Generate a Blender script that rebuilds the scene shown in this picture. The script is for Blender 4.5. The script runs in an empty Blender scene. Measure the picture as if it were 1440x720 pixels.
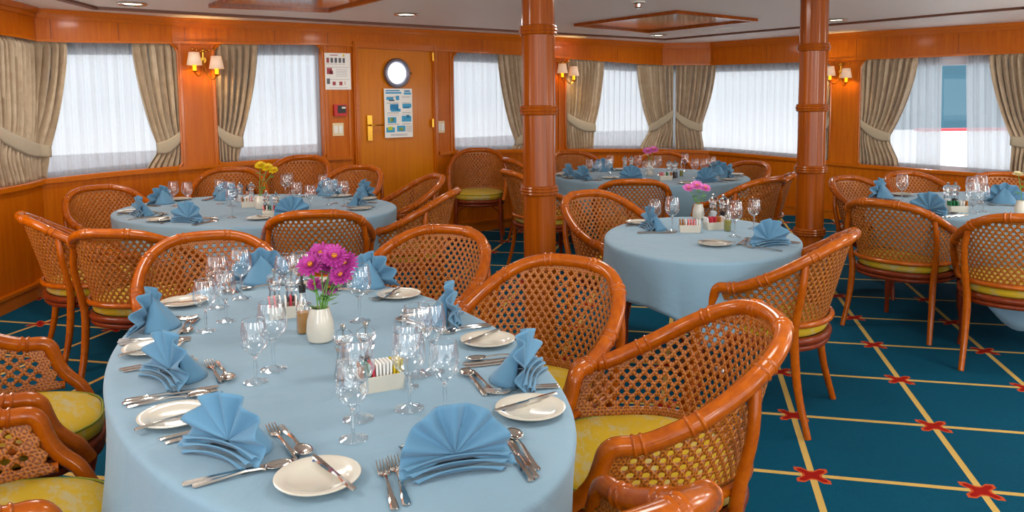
import bpy, bmesh, math, random
from mathutils import Vector, Matrix
random.seed(7)
C = bpy.context.scene.collection
PI = math.pi
sin, cos = math.sin, math.cos

# ------------------------------------------------------------------ camera
F_PX, CY, PITCH, ROLL, EYE = 1094.6, 240.2, .0893, -.0105, 1.5
cp, sp, cr, sr = cos(PITCH), sin(PITCH), cos(ROLL), sin(ROLL)
FW = Vector((0, cp, -sp)); U0 = Vector((0, sp, cp)); R0 = Vector((1, 0, 0))
RT = cr*R0 + sr*U0; UP = -sr*R0 + cr*U0
cam_d = bpy.data.cameras.new('camera'); cam = bpy.data.objects.new('camera', cam_d); C.objects.link(cam)
cam_d.sensor_width = 36; cam_d.lens = 36*F_PX/1440; cam_d.shift_y = -(360-CY)/1440
cam_d.clip_start = .05; cam_d.clip_end = 500
M = Matrix.Identity(4)
for i in range(3):
    M[i][0] = RT[i]; M[i][1] = UP[i]; M[i][2] = -FW[i]
M[2][3] = EYE
cam.matrix_world = M
bpy.context.scene.camera = cam

def ray(u, v): return FW + RT*((u-720)/F_PX) + UP*((CY-v)/F_PX)
def G(u, v, z):
    d = ray(u, v); t = (z-EYE)/d.z
    return Vector((d.x*t, d.y*t, z))
def D(u, v, y):
    d = ray(u, v); t = y/d.y
    return Vector((d.x*t, y, EYE+d.z*t))

# ------------------------------------------------------------------ materials
def lin(c):
    return tuple(((x/255)/12.92 if x/255 <= .04045 else ((x/255+.055)/1.055)**2.4) for x in c)+(1,)
class NT:
    def __init__(s, name):
        s.m = bpy.data.materials.new(name); s.m.use_nodes = True; s.t = s.m.node_tree
        s.b = s.t.nodes['Principled BSDF']; s.o = s.t.nodes['Material Output']
    def n(s, ty, **k):
        x = s.t.nodes.new(ty)
        for a, b in k.items():
            if a.startswith('i_'):
                key = a[2:]; key = int(key) if key.isdigit() else key
                x.inputs[key].default_value = b
            else: setattr(x, a, b)
        return x
    def l(s, a, b): s.t.links.new(a, b)
    def math(s, op, a, b=None, c=None):
        x = s.t.nodes.new('ShaderNodeMath'); x.operation = op
        for i, y in enumerate((a, b, c)):
            if y is None: continue
            if isinstance(y, (int, float)): x.inputs[i].default_value = y
            else: s.l(y, x.inputs[i])
        return x.outputs[0]
    def mix(s, f, a, b):
        x = s.t.nodes.new('ShaderNodeMix'); x.data_type = 'RGBA'
        for i, y in ((0, f), (6, a), (7, b)):
            if isinstance(y, (int, float, tuple)): x.inputs[i].default_value = y
            else: s.l(y, x.inputs[i])
        return x.outputs[2]
def prin(name, col, rough=.5, metal=0, coat=0, spec=.5, sheen=0, emis=None, es=0):
    t = NT(name); b = t.b
    b.inputs['Base Color'].default_value = lin(col); b.inputs['Roughness'].default_value = rough
    b.inputs['Metallic'].default_value = metal; b.inputs['Coat Weight'].default_value = coat
    b.inputs['Coat Roughness'].default_value = .08
    b.inputs['Specular IOR Level'].default_value = spec; b.inputs['Sheen Weight'].default_value = sheen
    if emis: b.inputs['Emission Color'].default_value = lin(emis); b.inputs['Emission Strength'].default_value = es
    return t
MAT = {}
def wood(name, c1, c2, scale=(14, 14, .7), rough=.3, coat=.5, big=.35):
    t = NT(name); tc = t.n('ShaderNodeTexCoord'); mp = t.n('ShaderNodeMapping'); mp.inputs['Scale'].default_value = scale
    t.l(tc.outputs['Object'], mp.inputs[0])
    n1 = t.n('ShaderNodeTexNoise', i_Scale=3.0, i_Detail=6.0, i_Roughness=.6, i_Distortion=.6); t.l(mp.outputs[0], n1.inputs[0])
    n2 = t.n('ShaderNodeTexNoise', i_Scale=.9, i_Detail=2.0); t.l(tc.outputs['Object'], n2.inputs[0])
    f = t.math('MULTIPLY_ADD', t.math('SUBTRACT', n1.outputs[0], .5), 1.5, .5)
    f = t.math('MULTIPLY_ADD', t.math('SUBTRACT', n2.outputs[0], .5), big*4, f)
    f = t.math('MINIMUM', t.math('MAXIMUM', f, 0), 1)
    t.l(t.mix(f, lin(c1), lin(c2)), t.b.inputs['Base Color'])
    t.b.inputs['Roughness'].default_value = rough; t.b.inputs['Coat Weight'].default_value = coat; t.b.inputs['Coat Roughness'].default_value = .12; t.b.inputs['Specular IOR Level'].default_value = .16
    return t
MAT['wall'] = wood('cherry_panelling', (204, 110, 6), (166, 72, 1), rough=.36, coat=.12).m
MAT['wall_trim'] = wood('cherry_moulding', (206, 112, 10), (170, 78, 3), (30, 30, 30), .25, .4, .2).m
MAT['door'] = wood('cherry_door', (212, 126, 12), (188, 98, 4), (20, 20, .6), coat=.12).m
MAT['column'] = wood('bamboo_column', (170, 84, 8), (108, 44, 2), (16, 16, .4), .2, .35, .25).m
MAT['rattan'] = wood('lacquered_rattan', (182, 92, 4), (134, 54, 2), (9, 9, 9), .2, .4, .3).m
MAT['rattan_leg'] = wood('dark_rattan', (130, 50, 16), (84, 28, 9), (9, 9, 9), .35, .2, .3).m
MAT['dark_wood'] = wood('dark_wood', (110, 45, 15), (70, 26, 8), (20, 20, 3), .3, .5).m

def mk_cane():
    t = NT('woven_cane'); uv = t.n('ShaderNodeUVMap'); sx = t.n('ShaderNodeSeparateXYZ'); t.l(uv.outputs[0], sx.inputs[0])
    x, y = sx.outputs[0], sx.outputs[1]
    def strands(e, k):
        w = t.math('SINE', t.math('MULTIPLY', e, k)); return t.math('ABSOLUTE', w)
    a = strands(t.math('ADD', x, y), PI*2.5); b = strands(t.math('SUBTRACT', x, y), PI*2.5)
    c = strands(x, PI*4); d = strands(y, PI*4)
    m = t.math('MULTIPLY', t.math('MAXIMUM', a, b), t.math('MAXIMUM', c, d))
    no = t.n('ShaderNodeTexNoise', i_Scale=9.0); tc = t.n('ShaderNodeTexCoord'); t.l(tc.outputs['Object'], no.inputs[0])
    base = t.mix(no.outputs[0], lin((206, 130, 34)), lin((168, 86, 14)))
    t.l(t.mix(t.math('POWER', m, 1.5), lin((105, 44, 8)), base), t.b.inputs['Base Color'])
    bp = t.n('ShaderNodeBump', i_Strength=.6, i_Distance=.0015); t.l(m, bp.inputs['Height']); t.l(bp.outputs[0], t.b.inputs['Normal'])
    t.b.inputs['Roughness'].default_value = .38
    return t.m
MAT['cane'] = mk_cane()

def mk_cushion():
    t = NT('mottled_yellow_fabric'); tc = t.n('ShaderNodeTexCoord'); mp = t.n('ShaderNodeMapping'); mp.inputs['Scale'].default_value = (1, 2.2, 1)
    t.l(tc.outputs['Object'], mp.inputs[0])
    n = t.n('ShaderNodeTexNoise', i_Scale=9.0, i_Detail=8.0, i_Roughness=.75); t.l(mp.outputs[0], n.inputs[0])
    r = t.n('ShaderNodeValToRGB'); r.color_ramp.elements[0].position = .5; r.color_ramp.elements[1].position = .62
    r.color_ramp.elements[0].color = lin((186, 152, 4)); r.color_ramp.elements[1].color = lin((176, 160, 110))
    t.l(n.outputs[0], r.inputs[0]); t.l(r.outputs[0], t.b.inputs['Base Color']); t.b.inputs['Roughness'].default_value = .85
    w = t.n('ShaderNodeTexNoise', i_Scale=250.0); t.l(tc.outputs['Object'], w.inputs[0])
    bp = t.n('ShaderNodeBump', i_Strength=.3, i_Distance=.001); t.l(w.outputs[0], bp.inputs['Height']); t.l(bp.outputs[0], t.b.inputs['Normal'])
    return t.m
MAT['cushion'] = mk_cushion()
MAT['piping'] = prin('cushion_piping', (120, 125, 20), .7).m

def cloth(name, col, col2, bump=.25, scale=320, wr=.0):
    t = NT(name); tc = t.n('ShaderNodeTexCoord')
    n = t.n('ShaderNodeTexNoise', i_Scale=3.0, i_Detail=4.0); t.l(tc.outputs['Object'], n.inputs[0])
    t.l(t.mix(n.outputs[0], lin(col), lin(col2)), t.b.inputs['Base Color'])
    w = t.n('ShaderNodeTexNoise', i_Scale=float(scale)); t.l(tc.outputs['Object'], w.inputs[0])
    h = w.outputs[0]
    bp = t.n('ShaderNodeBump', i_Strength=bump, i_Distance=.0008); t.l(h, bp.inputs['Height'])
    if wr:
        w2 = t.n('ShaderNodeTexNoise', i_Scale=5.0, i_Detail=3.0, i_Distortion=1.0); t.l(tc.outputs['Object'], w2.inputs[0])
        b2 = t.n('ShaderNodeBump', i_Strength=wr, i_Distance=.02); t.l(w2.outputs[0], b2.inputs['Height']); t.l(b2.outputs[0], bp.inputs['Normal'])
    t.l(bp.outputs[0], t.b.inputs['Normal']); t.b.inputs['Roughness'].default_value = .8; t.b.inputs['Sheen Weight'].default_value = .15
    return t.m
MAT['tablecloth'] = cloth('pale_blue_linen', (126, 158, 176), (118, 150, 170), .2, 300, .35)
MAT['napkin'] = cloth('blue_napkin', (92, 140, 170), (82, 130, 162))
def mk_drape():
    t = NT('beige_damask'); tc = t.n('ShaderNodeTexCoord')
    n = t.n('ShaderNodeTexNoise', i_Scale=14.0, i_Detail=4.0); t.l(tc.outputs['Object'], n.inputs[0])
    r = t.n('ShaderNodeValToRGB'); r.color_ramp.elements[0].position = .3; r.color_ramp.elements[1].position = .75
    r.color_ramp.elements[0].color = lin((178, 154, 124)); r.color_ramp.elements[1].color = lin((200, 180, 150))
    t.l(n.outputs[0], r.inputs[0]); t.l(r.outputs[0], t.b.inputs['Base Color'])
    t.b.inputs['Roughness'].default_value = .45; t.b.inputs['Sheen Weight'].default_value = .4; t.b.inputs['Specular IOR Level'].default_value = .35
    return t.m
MAT['drape'] = mk_drape()
MAT['tieback'] = cloth('tieback_fabric', (186, 172, 146), (176, 162, 136))
def mk_sheer():
    t = NT('white_sheer'); t.t.nodes.remove(t.b)
    tr = t.n('ShaderNodeBsdfTransparent'); tl = t.n('ShaderNodeBsdfTranslucent'); df = t.n('ShaderNodeBsdfDiffuse')
    tl.inputs[0].default_value = (.36, .385, .41, 1); df.inputs[0].default_value = (.60, .63, .66, 1)
    m1 = t.n('ShaderNodeMixShader', i_0=.35); t.l(tl.outputs[0], m1.inputs[1]); t.l(df.outputs[0], m1.inputs[2])
    m2 = t.n('ShaderNodeMixShader', i_0=.80); t.l(tr.outputs[0], m2.inputs[1]); t.l(m1.outputs[0], m2.inputs[2])
    t.l(m2.outputs[0], t.o.inputs[0]); return t.m
MAT['sheer'] = mk_sheer()
def mk_carpet():
    t = NT('teal_lattice_carpet'); tc = t.n('ShaderNodeTexCoord'); mp = t.n('ShaderNodeMapping'); mp.vector_type = 'TEXTURE'
    mp.inputs['Location'].default_value = (1.185, 2.985, 0); mp.inputs['Rotation'].default_value = (0, 0, -.229); mp.inputs['Scale'].default_value = (.608, .608, 1)
    t.l(tc.outputs['Object'], mp.inputs[0]); s = t.n('ShaderNodeSeparateXYZ'); t.l(mp.outputs[0], s.inputs[0])
    ax = t.math('ABSOLUTE', t.math('SUBTRACT', t.math('FRACT', t.math('ADD', s.outputs[0], .5)), .5))
    ay = t.math('ABSOLUTE', t.math('SUBTRACT', t.math('FRACT', t.math('ADD', s.outputs[1], .5)), .5))
    line = t.math('LESS_THAN', t.math('MINIMUM', ax, ay), .022)
    d = t.math('ABSOLUTE', t.math('SUBTRACT', ax, ay)); mx = t.math('MAXIMUM', ax, ay)
    star = t.math('MAXIMUM', t.math('MULTIPLY', t.math('LESS_THAN', d, .046), t.math('LESS_THAN', mx, .105)), t.math('LESS_THAN', mx, .062))
    core = t.math('MAXIMUM', t.math('MULTIPLY', t.math('LESS_THAN', d, .030), t.math('LESS_THAN', mx, .085)), t.math('LESS_THAN', mx, .046))
    n = t.n('ShaderNodeTexNoise', i_Scale=2.2, i_Detail=5.0); t.l(tc.outputs['Object'], n.inputs[0])
    n3 = t.n('ShaderNodeTexNoise', i_Scale=160.0, i_Detail=2.0); t.l(tc.outputs['Object'], n3.inputs[0])
    base = t.mix(n.outputs[0], lin((0, 70, 92)), lin((0, 86, 112)))
    n4 = t.n('ShaderNodeTexNoise', i_Scale=45.0, i_Detail=3.0); t.l(tc.outputs['Object'], n4.inputs[0]); base = t.mix(t.math('MULTIPLY', n4.outputs[0], .35), base, lin((0, 44, 62))); base = t.mix(t.math('MULTIPLY', n3.outputs[0], .5), base, lin((0, 38, 58)))
    c = t.mix(line, base, lin((190, 156, 84))); c = t.mix(star, c, lin((180, 72, 34))); c = t.mix(core, c, lin((140, 20, 10)))
    t.l(c, t.b.inputs['Base Color']); t.b.inputs['Roughness'].default_value = .95; t.b.inputs['Specular IOR Level'].default_value = .1
    bp = t.n('ShaderNodeBump', i_Strength=.5, i_Distance=.004); t.l(n3.outputs[0], bp.inputs['Height']); t.l(bp.outputs[0], t.b.inputs['Normal'])
    return t.m
MAT['carpet'] = mk_carpet()
MAT['ceiling'] = prin('white_ceiling', (243, 238, 233), .6).m
MAT['ceiling_trim'] = prin('brown_ceiling_trim', (104, 60, 38), .4).m
MAT['gloss_panel'] = wood('glossy_wood_panel', (150, 78, 34), (110, 52, 22), (3, 9, 3), .08, 1.0).m
MAT['plate'] = prin('white_porcelain', (205, 199, 184), .18, coat=.6).m
MAT['logo_blue'] = prin('blue_crest', (40, 90, 160), .3).m
MAT['steel'] = prin('polished_steel', (205, 200, 192), .13, 1).m
MAT['gold'] = prin('brass', (214, 160, 60), .25, 1).m
MAT['white'] = prin('white_plastic', (235, 232, 222), .4).m
MAT['ivory'] = prin('ivory_plastic', (225, 205, 160), .4).m
MAT['black'] = prin('black_metal', (26, 24, 24), .4).m
MAT['red'] = prin('red_plastic', (190, 16, 20), .35).m
MAT['green'] = prin('leaf_green', (74, 140, 34), .5).m
MAT['stem_green'] = prin('stem_green', (96, 150, 60), .5).m
MAT['purple'] = prin('magenta_petals', (176, 52, 146), .6).m
MAT['pink'] = prin('pink_petals', (226, 120, 196), .6).m
MAT['yellow'] = prin('yellow_petals', (232, 205, 20), .6).m
MAT['cream_petals'] = prin('cream_petals', (232, 222, 176), .6).m
MAT['gold_core'] = prin('flower_core', (220, 150, 20), .7).m
MAT['oil'] = prin('amber_oil', (176, 120, 30), .2, coat=.5).m
MAT['olive_oil'] = prin('olive_oil', (140, 130, 14), .2, coat=.5).m
MAT['pepper'] = prin('peppercorns', (50, 36, 30), .8).m
MAT['salt'] = prin('salt_crystals', (225, 225, 225), .8).m
MAT['paper'] = prin('white_paper', (240, 238, 232), .7).m
MAT['pink_paper'] = prin('pink_paper', (236, 130, 130), .7).m
MAT['red_paper'] = prin('red_paper', (200, 50, 70), .7).m
MAT['yellow_paper'] = prin('yellow_paper', (220, 190, 20), .7).m
MAT['green_paper'] = prin('green_paper', (30, 120, 70), .7).m
MAT['brown_paper'] = prin('brown_paper', (180, 110, 40), .7).m
MAT['blue_ink'] = prin('blue_print', (60, 160, 205), .5).m
MAT['dark_blue_ink'] = prin('dark_blue_print', (30, 125, 180), .5).m
MAT['lime_ink'] = prin('lime_print', (190, 205, 30), .5).m
MAT['red_ink'] = prin('red_print', (160, 50, 60), .5).m
MAT['grey_ink'] = prin('grey_print', (90, 90, 100), .5).m
MAT['yellow_ink'] = prin('yellow_print', (225, 200, 60), .5).m
MAT['shade'] = prin('lampshade_cream', (225, 205, 190), .7, emis=(255, 190, 130), es=.25).m
MAT['bulb'] = prin('candle_bulb', (255, 220, 120), .5, emis=(255, 190, 60), es=9).m
MAT['candle'] = prin('candle_sleeve', (250, 190, 30), .5, emis=(255, 170, 10), es=1.1).m
MAT['downlight'] = prin('downlight_diffuser', (255, 255, 240), .5, emis=(255, 250, 225), es=6).m
MAT['window_white'] = prin('window_frame_white', (196, 204, 216), .4).m
MAT['hill'] = prin('forested_shore', (46, 92, 108), .9).m
MAT['hull_white'] = prin('white_bulwark', (235, 238, 240), .5).m
MAT['hull_red'] = prin('red_rail', (190, 60, 70), .5).m
MAT['quay'] = prin('grey_quay', (225, 230, 235), .8).m
def mk_thin():
    t = NT('clear_glass_bowl'); t.t.nodes.remove(t.b)
    tr = t.n('ShaderNodeBsdfTransparent'); gl = t.n('ShaderNodeBsdfGlossy'); gl.inputs['Roughness'].default_value = .02
    tr.inputs[0].default_value = (.95, .97, .98, 1); gl.inputs[0].default_value = (.97, .99, 1, 1)
    lw = t.n('ShaderNodeLayerWeight', i_Blend=.28)
    f = t.math('MULTIPLY_ADD', t.math('POWER', lw.outputs['Facing'], 1.25), .95, .09)
    mx = t.n('ShaderNodeMixShader'); t.l(f, mx.inputs[0]); t.l(tr.outputs[0], mx.inputs[1]); t.l(gl.outputs[0], mx.inputs[2])
    t.l(mx.outputs[0], t.o.inputs[0]); return t.m
MAT['thin_glass'] = mk_thin()
def mk_glass():
    t = NT('clear_solid_glass'); t.t.nodes.remove(t.b); g = t.n('ShaderNodeBsdfGlass', i_IOR=1.48); g.inputs['Roughness'].default_value = 0
    g.inputs[0].default_value = (.97, .99, 1, 1); tr = t.n('ShaderNodeBsdfTransparent')
    mx = t.n('ShaderNodeMixShader', i_0=.3); t.l(g.outputs[0], mx.inputs[1]); t.l(tr.outputs[0], mx.inputs[2]); t.l(mx.outputs[0], t.o.inputs[0]); return t.m
MAT['glass'] = mk_glass()
def mk_pane():
    t = NT('window_pane'); t.t.nodes.remove(t.b); tr = t.n('ShaderNodeBsdfTransparent'); gl = t.n('ShaderNodeBsdfGlossy', i_Roughness=.02)
    mx = t.n('ShaderNodeMixShader', i_0=.06); t.l(tr.outputs[0], mx.inputs[1]); t.l(gl.outputs[0], mx.inputs[2]); t.l(mx.outputs[0], t.o.inputs[0]); return t.m
MAT['pane'] = mk_pane()

# ------------------------------------------------------------------ mesh builder
class MB:
    def __init__(s): s.v = []; s.f = []; s.uv = {}
    def add(s, vs, fs):
        o = len(s.v); s.v += [tuple(p) for p in vs]; s.f += [tuple(i+o for i in f) for f in fs]; return o
    def box(s, c, d, rz=0, bev=0):
        cx, cy, cz = c; x, y, z = d[0]/2, d[1]/2, d[2]/2
        if bev:
            b = bev; pts = []
            for sz in (-1, 1):
                for ix, iy in ((-1, -1), (1, -1), (1, 1), (-1, 1)):
                    pass
            rings = [(x-b, y-b, -z), (x, y, -z+b), (x, y, z-b), (x-b, y-b, z)]
            vs = []
            for (rx, ry, rzz) in rings:
                c2 = b if rx == x else b
                for (a, q) in ((-rx, -ry+c2), (-rx+c2, -ry), (rx-c2, -ry), (rx, -ry+c2), (rx, ry-c2), (rx-c2, ry), (-rx+c2, ry), (-rx, ry-c2)):
                    vs.append((a, q, rzz))
            fs = [tuple(range(7, -1, -1)), tuple(24+i for i in range(8))]
            for r in range(3):
                for i in range(8): fs.append((r*8+i, r*8+(i+1) % 8, r*8+8+(i+1) % 8, r*8+8+i))
        else:
            vs = [(-x, -y, -z), (x, -y, -z), (x, y, -z), (-x, y, -z), (-x, -y, z), (x, -y, z), (x, y, z), (-x, y, z)]
            fs = [(3, 2, 1, 0), (4, 5, 6, 7), (0, 1, 5, 4), (1, 2, 6, 5), (2, 3, 7, 6), (3, 0, 4, 7)]
        ca, sa = cos(rz), sin(rz)
        s.add([(cx+a*ca-b2*sa, cy+a*sa+b2*ca, cz+e) for a, b2, e in vs], fs)
    def tube(s, path, rad, n=8, closed=False, cap=True, flat=1.0):
        P = [Vector(p) for p in path]; m = len(P)
        if not hasattr(rad, '__len__'): rad = [rad]*m
        up = None; vs = []
        for i in range(m):
            if closed: t = P[(i+1) % m]-P[i-1]
            else: t = P[min(i+1, m-1)]-P[max(i-1, 0)]
            if t.length < 1e-9: t = Vector((0, 0, 1))
            t.normalize()
            if up is None:
                up = Vector((0, 0, 1)) if abs(t.z) < .9 else Vector((0, 1, 0))
            up = (up - t*up.dot(t)); up.normalize(); sd = t.cross(up)
            for k in range(n):
                a = 2*PI*k/n; vs.append(P[i]+(sd*cos(a)+up*sin(a)*flat)*rad[i])
        fs = []
        for i in range(m if closed else m-1):
            j = (i+1) % m
            for k in range(n): fs.append((i*n+k, j*n+k, j*n+(k+1) % n, i*n+(k+1) % n))
        if cap and not closed: fs += [tuple(range(n)), tuple((m-1)*n+k for k in range(n-1, -1, -1))]
        s.add(vs, fs)
    def lathe(s, prof, n=24, c=(0, 0, 0), cap=True, sx=1, sy=1):
        vs = []; fs = []; m = len(prof)
        for r, z in prof:
            for k in range(n): a = 2*PI*k/n; vs.append((c[0]+r*cos(a)*sx, c[1]+r*sin(a)*sy, c[2]+z))
        for i in range(m-1):
            for k in range(n): fs.append((i*n+k, i*n+(k+1) % n, (i+1)*n+(k+1) % n, (i+1)*n+k))
        if cap: fs += [tuple(range(n-1, -1, -1)), tuple((m-1)*n+k for k in range(n))]
        s.add(vs, fs)
    def ball(s, c, r, n=10, sz=1):
        s.lathe([(max(1e-4, r*sin(PI*i/n)), -r*sz*cos(PI*i/n)) for i in range(n+1)], n+2, c, True)
    def grid(s, fn, nu, nv, closeu=False):
        vs = [fn(i/(nu if closeu else nu-1) if nu > 1 else 0, j/(nv-1)) for j in range(nv) for i in range(nu)]
        fs = [(j*nu+i, j*nu+(i+1) % nu, (j+1)*nu+(i+1) % nu, (j+1)*nu+i) for j in range(nv-1) for i in range(nu if closeu else nu-1)]
        return s.add(vs, fs)
    def prism(s, poly, z0, z1):
        n = len(poly); s.add([(p[0], p[1], z0) for p in poly]+[(p[0], p[1], z1) for p in poly],
            [tuple(range(n-1, -1, -1)), tuple(range(n, 2*n))]+[(i, (i+1) % n, n+(i+1) % n, n+i) for i in range(n)])
    def build(s, name, mat, parent=None, smooth=True, solid=0, angle=40):
        me = bpy.data.meshes.new(name); me.from_pydata(s.v, [], s.f)
        if isinstance(mat, str): mat = MAT[mat]
        me.materials.append(mat)
        if s.uv:
            ul = me.uv_layers.new(name='UVMap')
            for lp in me.loops: ul.data[lp.index].uv = s.uv[lp.vertex_index]
        if smooth:
            me.polygons.foreach_set('use_smooth', [True]*len(me.polygons))
            try: me.set_sharp_from_angle(angle=math.radians(angle))
            except Exception: pass
        me.update()
        o = bpy.data.objects.new(name, me); C.objects.link(o)
        if parent: o.parent = parent
        if solid:
            md = o.modifiers.new('solid', 'SOLIDIFY'); md.thickness = solid; md.offset = 0
        return o
def tag(o, label=None, cat=None, group=None, kind=None):
    if label: o['label'] = label
    if cat: o['category'] = cat
    if group: o['group'] = group
    if kind: o['kind'] = kind
    return o
def empty(name, loc=(0, 0, 0), rz=0):
    o = bpy.data.objects.new(name, None); C.objects.link(o); o.location = loc; o.rotation_euler = (0, 0, rz); o.empty_display_size = .05; return o
def children(o): return [x for x in KIDS.get(o.name, [])]
KIDS = {}
def reg(root):
    for o in list(C.objects):
        if o.parent: KIDS.setdefault(o.parent.name, [])
    return root
def copy_tree(o, parent=None):
    c = o.copy(); C.objects.link(c)
    if parent: c.parent = parent
    for ch in [x for x in TREE[o.name]]:
        copy_tree2(ch, c)
    return c
def copy_tree2(o, parent):
    c = o.copy(); C.objects.link(c); c.parent = parent
    for ch in TREE.get(o.name, []): copy_tree2(ch, c)
TREE = {}
class Proto:
    def __init__(s, maker): s.maker = maker; s.root = None; s.used = False
    def place(s, loc, rz=0, label=None, cat=None, group=None, scale=1, rot=None):
        if s.root is None:
            s.root = s.maker(); ks = list(s.root.children_recursive)
            TREE[s.root.name] = [k for k in ks if k.parent == s.root]
            for k in ks: TREE[k.name] = [q for q in ks if q.parent == k]
            o = s.root
        else: o = copy_tree(s.root)
        o.location = loc; o.rotation_euler = rot if rot else (0, 0, rz)
        o.scale = scale if hasattr(scale, '__len__') else (scale,)*3
        for k in ('label', 'category', 'group'):
            if k in o: del o[k]
        return tag(o, label, cat, group)
def smooth(a, b, x):
    t = max(0, min(1, (x-a)/(b-a))); return t*t*(3-2*t)
def catmull(pts, n=6):
    P = [Vector(p) for p in pts]; P = [P[0]*2-P[1]]+P+[P[-1]*2-P[-2]]; out = []
    for i in range(1, len(P)-2):
        for k in range(n):
            t = k/n; a, b, c, d = P[i-1], P[i], P[i+1], P[i+2]
            out.append(.5*((2*b)+(c-a)*t+(2*a-5*b+4*c-d)*t*t+(3*b-a-3*c+d)*t**3))
    out.append(P[-2]); return out

# ------------------------------------------------------------------ room shell
CEIL = 2.275
cpx = [(60, 13.5), (240, 25), (480, 36), (720, 49), (930, 61), (1000, 60), (1167, 48), (1440, 31)]
WP = [G(u, v, CEIL).xy for u, v in cpx]
WP[0] = Vector((-3.80, 6.42))
# beyond the frame: the left side turns towards the camera, the right side goes on
d_last = (WP[-1]-WP[-2]).normalized()
PRE = [Vector((-3.95, -2.6)), Vector((-3.86, 2.0)), Vector((-3.72, 4.6)), Vector((-3.70, 5.4)), Vector((-3.74, 5.95)), Vector((-3.82, 6.3))]
WP = PRE + WP[1:] + [WP[-1]+d_last*1.4, WP[-1]+d_last*1.4+Vector((.6, -3.0)), WP[-1]+d_last*1.4+Vector((.6, -9.2))]
ARC = [0]
for a, b in zip(WP[:-1], WP[1:]): ARC.append(ARC[-1]+(b-a).length)
S_CORNER = ARC[5]
def wall_s(u, v=150, z=None):
    """arc length along the wall met by the view ray (u,v)"""
    d = ray(u, v); best = None
    for i, (a, b) in enumerate(zip(WP[:-1], WP[1:])):
        e = b-a; det = d.x*(-e.y)+e.x*d.y
        if abs(det) < 1e-9: continue
        t = (a.x*(-e.y)+e.x*a.y)/det; q = (d.x*a.y-d.y*a.x)/det
        if t > 0 and -1e-4 <= q <= 1.0001 and (best is None or t < best[1]): best = (ARC[i]+q*e.length, t, EYE+d.z*t)
    return best[0], best[2]
def wall_pt(s, z, off=0):
    """off > 0 is into the room"""
    i = 0
    while i < len(WP)-2 and ARC[i+1] < s: i += 1
    a, b = WP[i], WP[i+1]; e = (b-a).normalized(); p = a+e*(s-ARC[i])
    def nrm(k):
        e2 = (WP[k+1]-WP[k]).normalized(); return Vector((e2.y, -e2.x))
    n = nrm(i); L = ARC[i+1]-ARC[i]; q = s-ARC[i]; w = .10
    if q < w and i > 0: n = (n*(q+w)+nrm(i-1)*(w-q)).normalized()
    if L-q < w and i < len(WP)-2: n = (n*((L-q)+w)+nrm(i+1)*(w-(L-q))).normalized()
    return Vector((p.x+n.x*off, p.y+n.y*off, z))
def interp(tbl, s):
    if s <= tbl[0][0]: return tbl[0][1]
    for (a, x), (b, y) in zip(tbl[:-1], tbl[1:]):
        if s <= b: return x+(y-x)*(s-a)/(b-a)
    return tbl[-1][1]
SILL = sorted(wall_s(u, v) for u, v in [(65, 253), (150, 244), (250, 235), (330, 229), (440, 222), (635, 213), (735, 211), (850, 210.5), (945, 211), (1010, 214), (1115, 223), (1210, 232), (1438, 249)])
HEAD = sorted(wall_s(u, v) for u, v in [(90, 57), (240, 59), (330, 60), (445, 61), (650, 72), (735, 76), (890, 88), (985, 90), (1120, 86), (1320, 78), (1438, 73)])
sill = lambda s: interp(SILL, s)
head = lambda s: interp(HEAD, s)
def su(u, v=150): return wall_s(u, v)[0]
# windows: left u, right u (measured at the middle height)
EXTRA = 1
WIN = [(-60, 253, 1), (303, 456, 2), (637, 770, 3), (795, 1168, 4), (1209, 1560, 5)]
WINS = []
for a, b, k in WIN:
    s0 = S_CORNER-.75 if k == 1 else su(a)
    s1 = su(b) if b < 1440 else ARC[len(PRE)+6]+.65
    WINS.append((s0, s1, k))
WINS += [(.6, 2.6, 6), (3.0, 5.2, 7), (ARC[-1]-8.0, ARC[-1]-4.9, 8), (ARC[-1]-4.5, ARC[-1]-.8, 9)]; WINS.sort()
DOOR = (su(503), su(607))
def strip(mb, s0, s1, z0, z1, off, du=.08, thick=0):
    """curved band on the wall between arc lengths s0..s1; z0,z1 may be functions"""
    cuts = sorted(set([s0, s1]+[a for a in ARC if s0 < a < s1])); ss = []
    for a, b in zip(cuts[:-1], cuts[1:]):
        m = max(1, int((b-a)/du)); ss += [a+(b-a)*i/m for i in range(m)]
    ss.append(s1)
    Z0 = z0 if callable(z0) else (lambda s: z0); Z1 = z1 if callable(z1) else (lambda s: z1)
    n = len(ss); offs = (off, off-thick) if thick else (off,)
    vs = []
    for o in offs:
        vs += [wall_pt(s, Z0(s), o) for s in ss]+[wall_pt(s, Z1(s), o) for s in ss]
    fs = [(i, i+1, n+i+1, n+i) for i in range(n-1)]
    if thick:
        k = 2*n; fs += [(k+i, k+n+i, k+n+i+1, k+i+1) for i in range(n-1)]
        fs += [(i, k+i, k+i+1, i+1) for i in range(n-1)]+[(n+i, n+i+1, k+n+i+1, k+n+i) for i in range(n-1)]
        fs += [(0, n, k+n, k), (n-1, k+n-1, k+2*n-1, 2*n-1)]
    mb.add(vs, fs)
HT = .11
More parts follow.
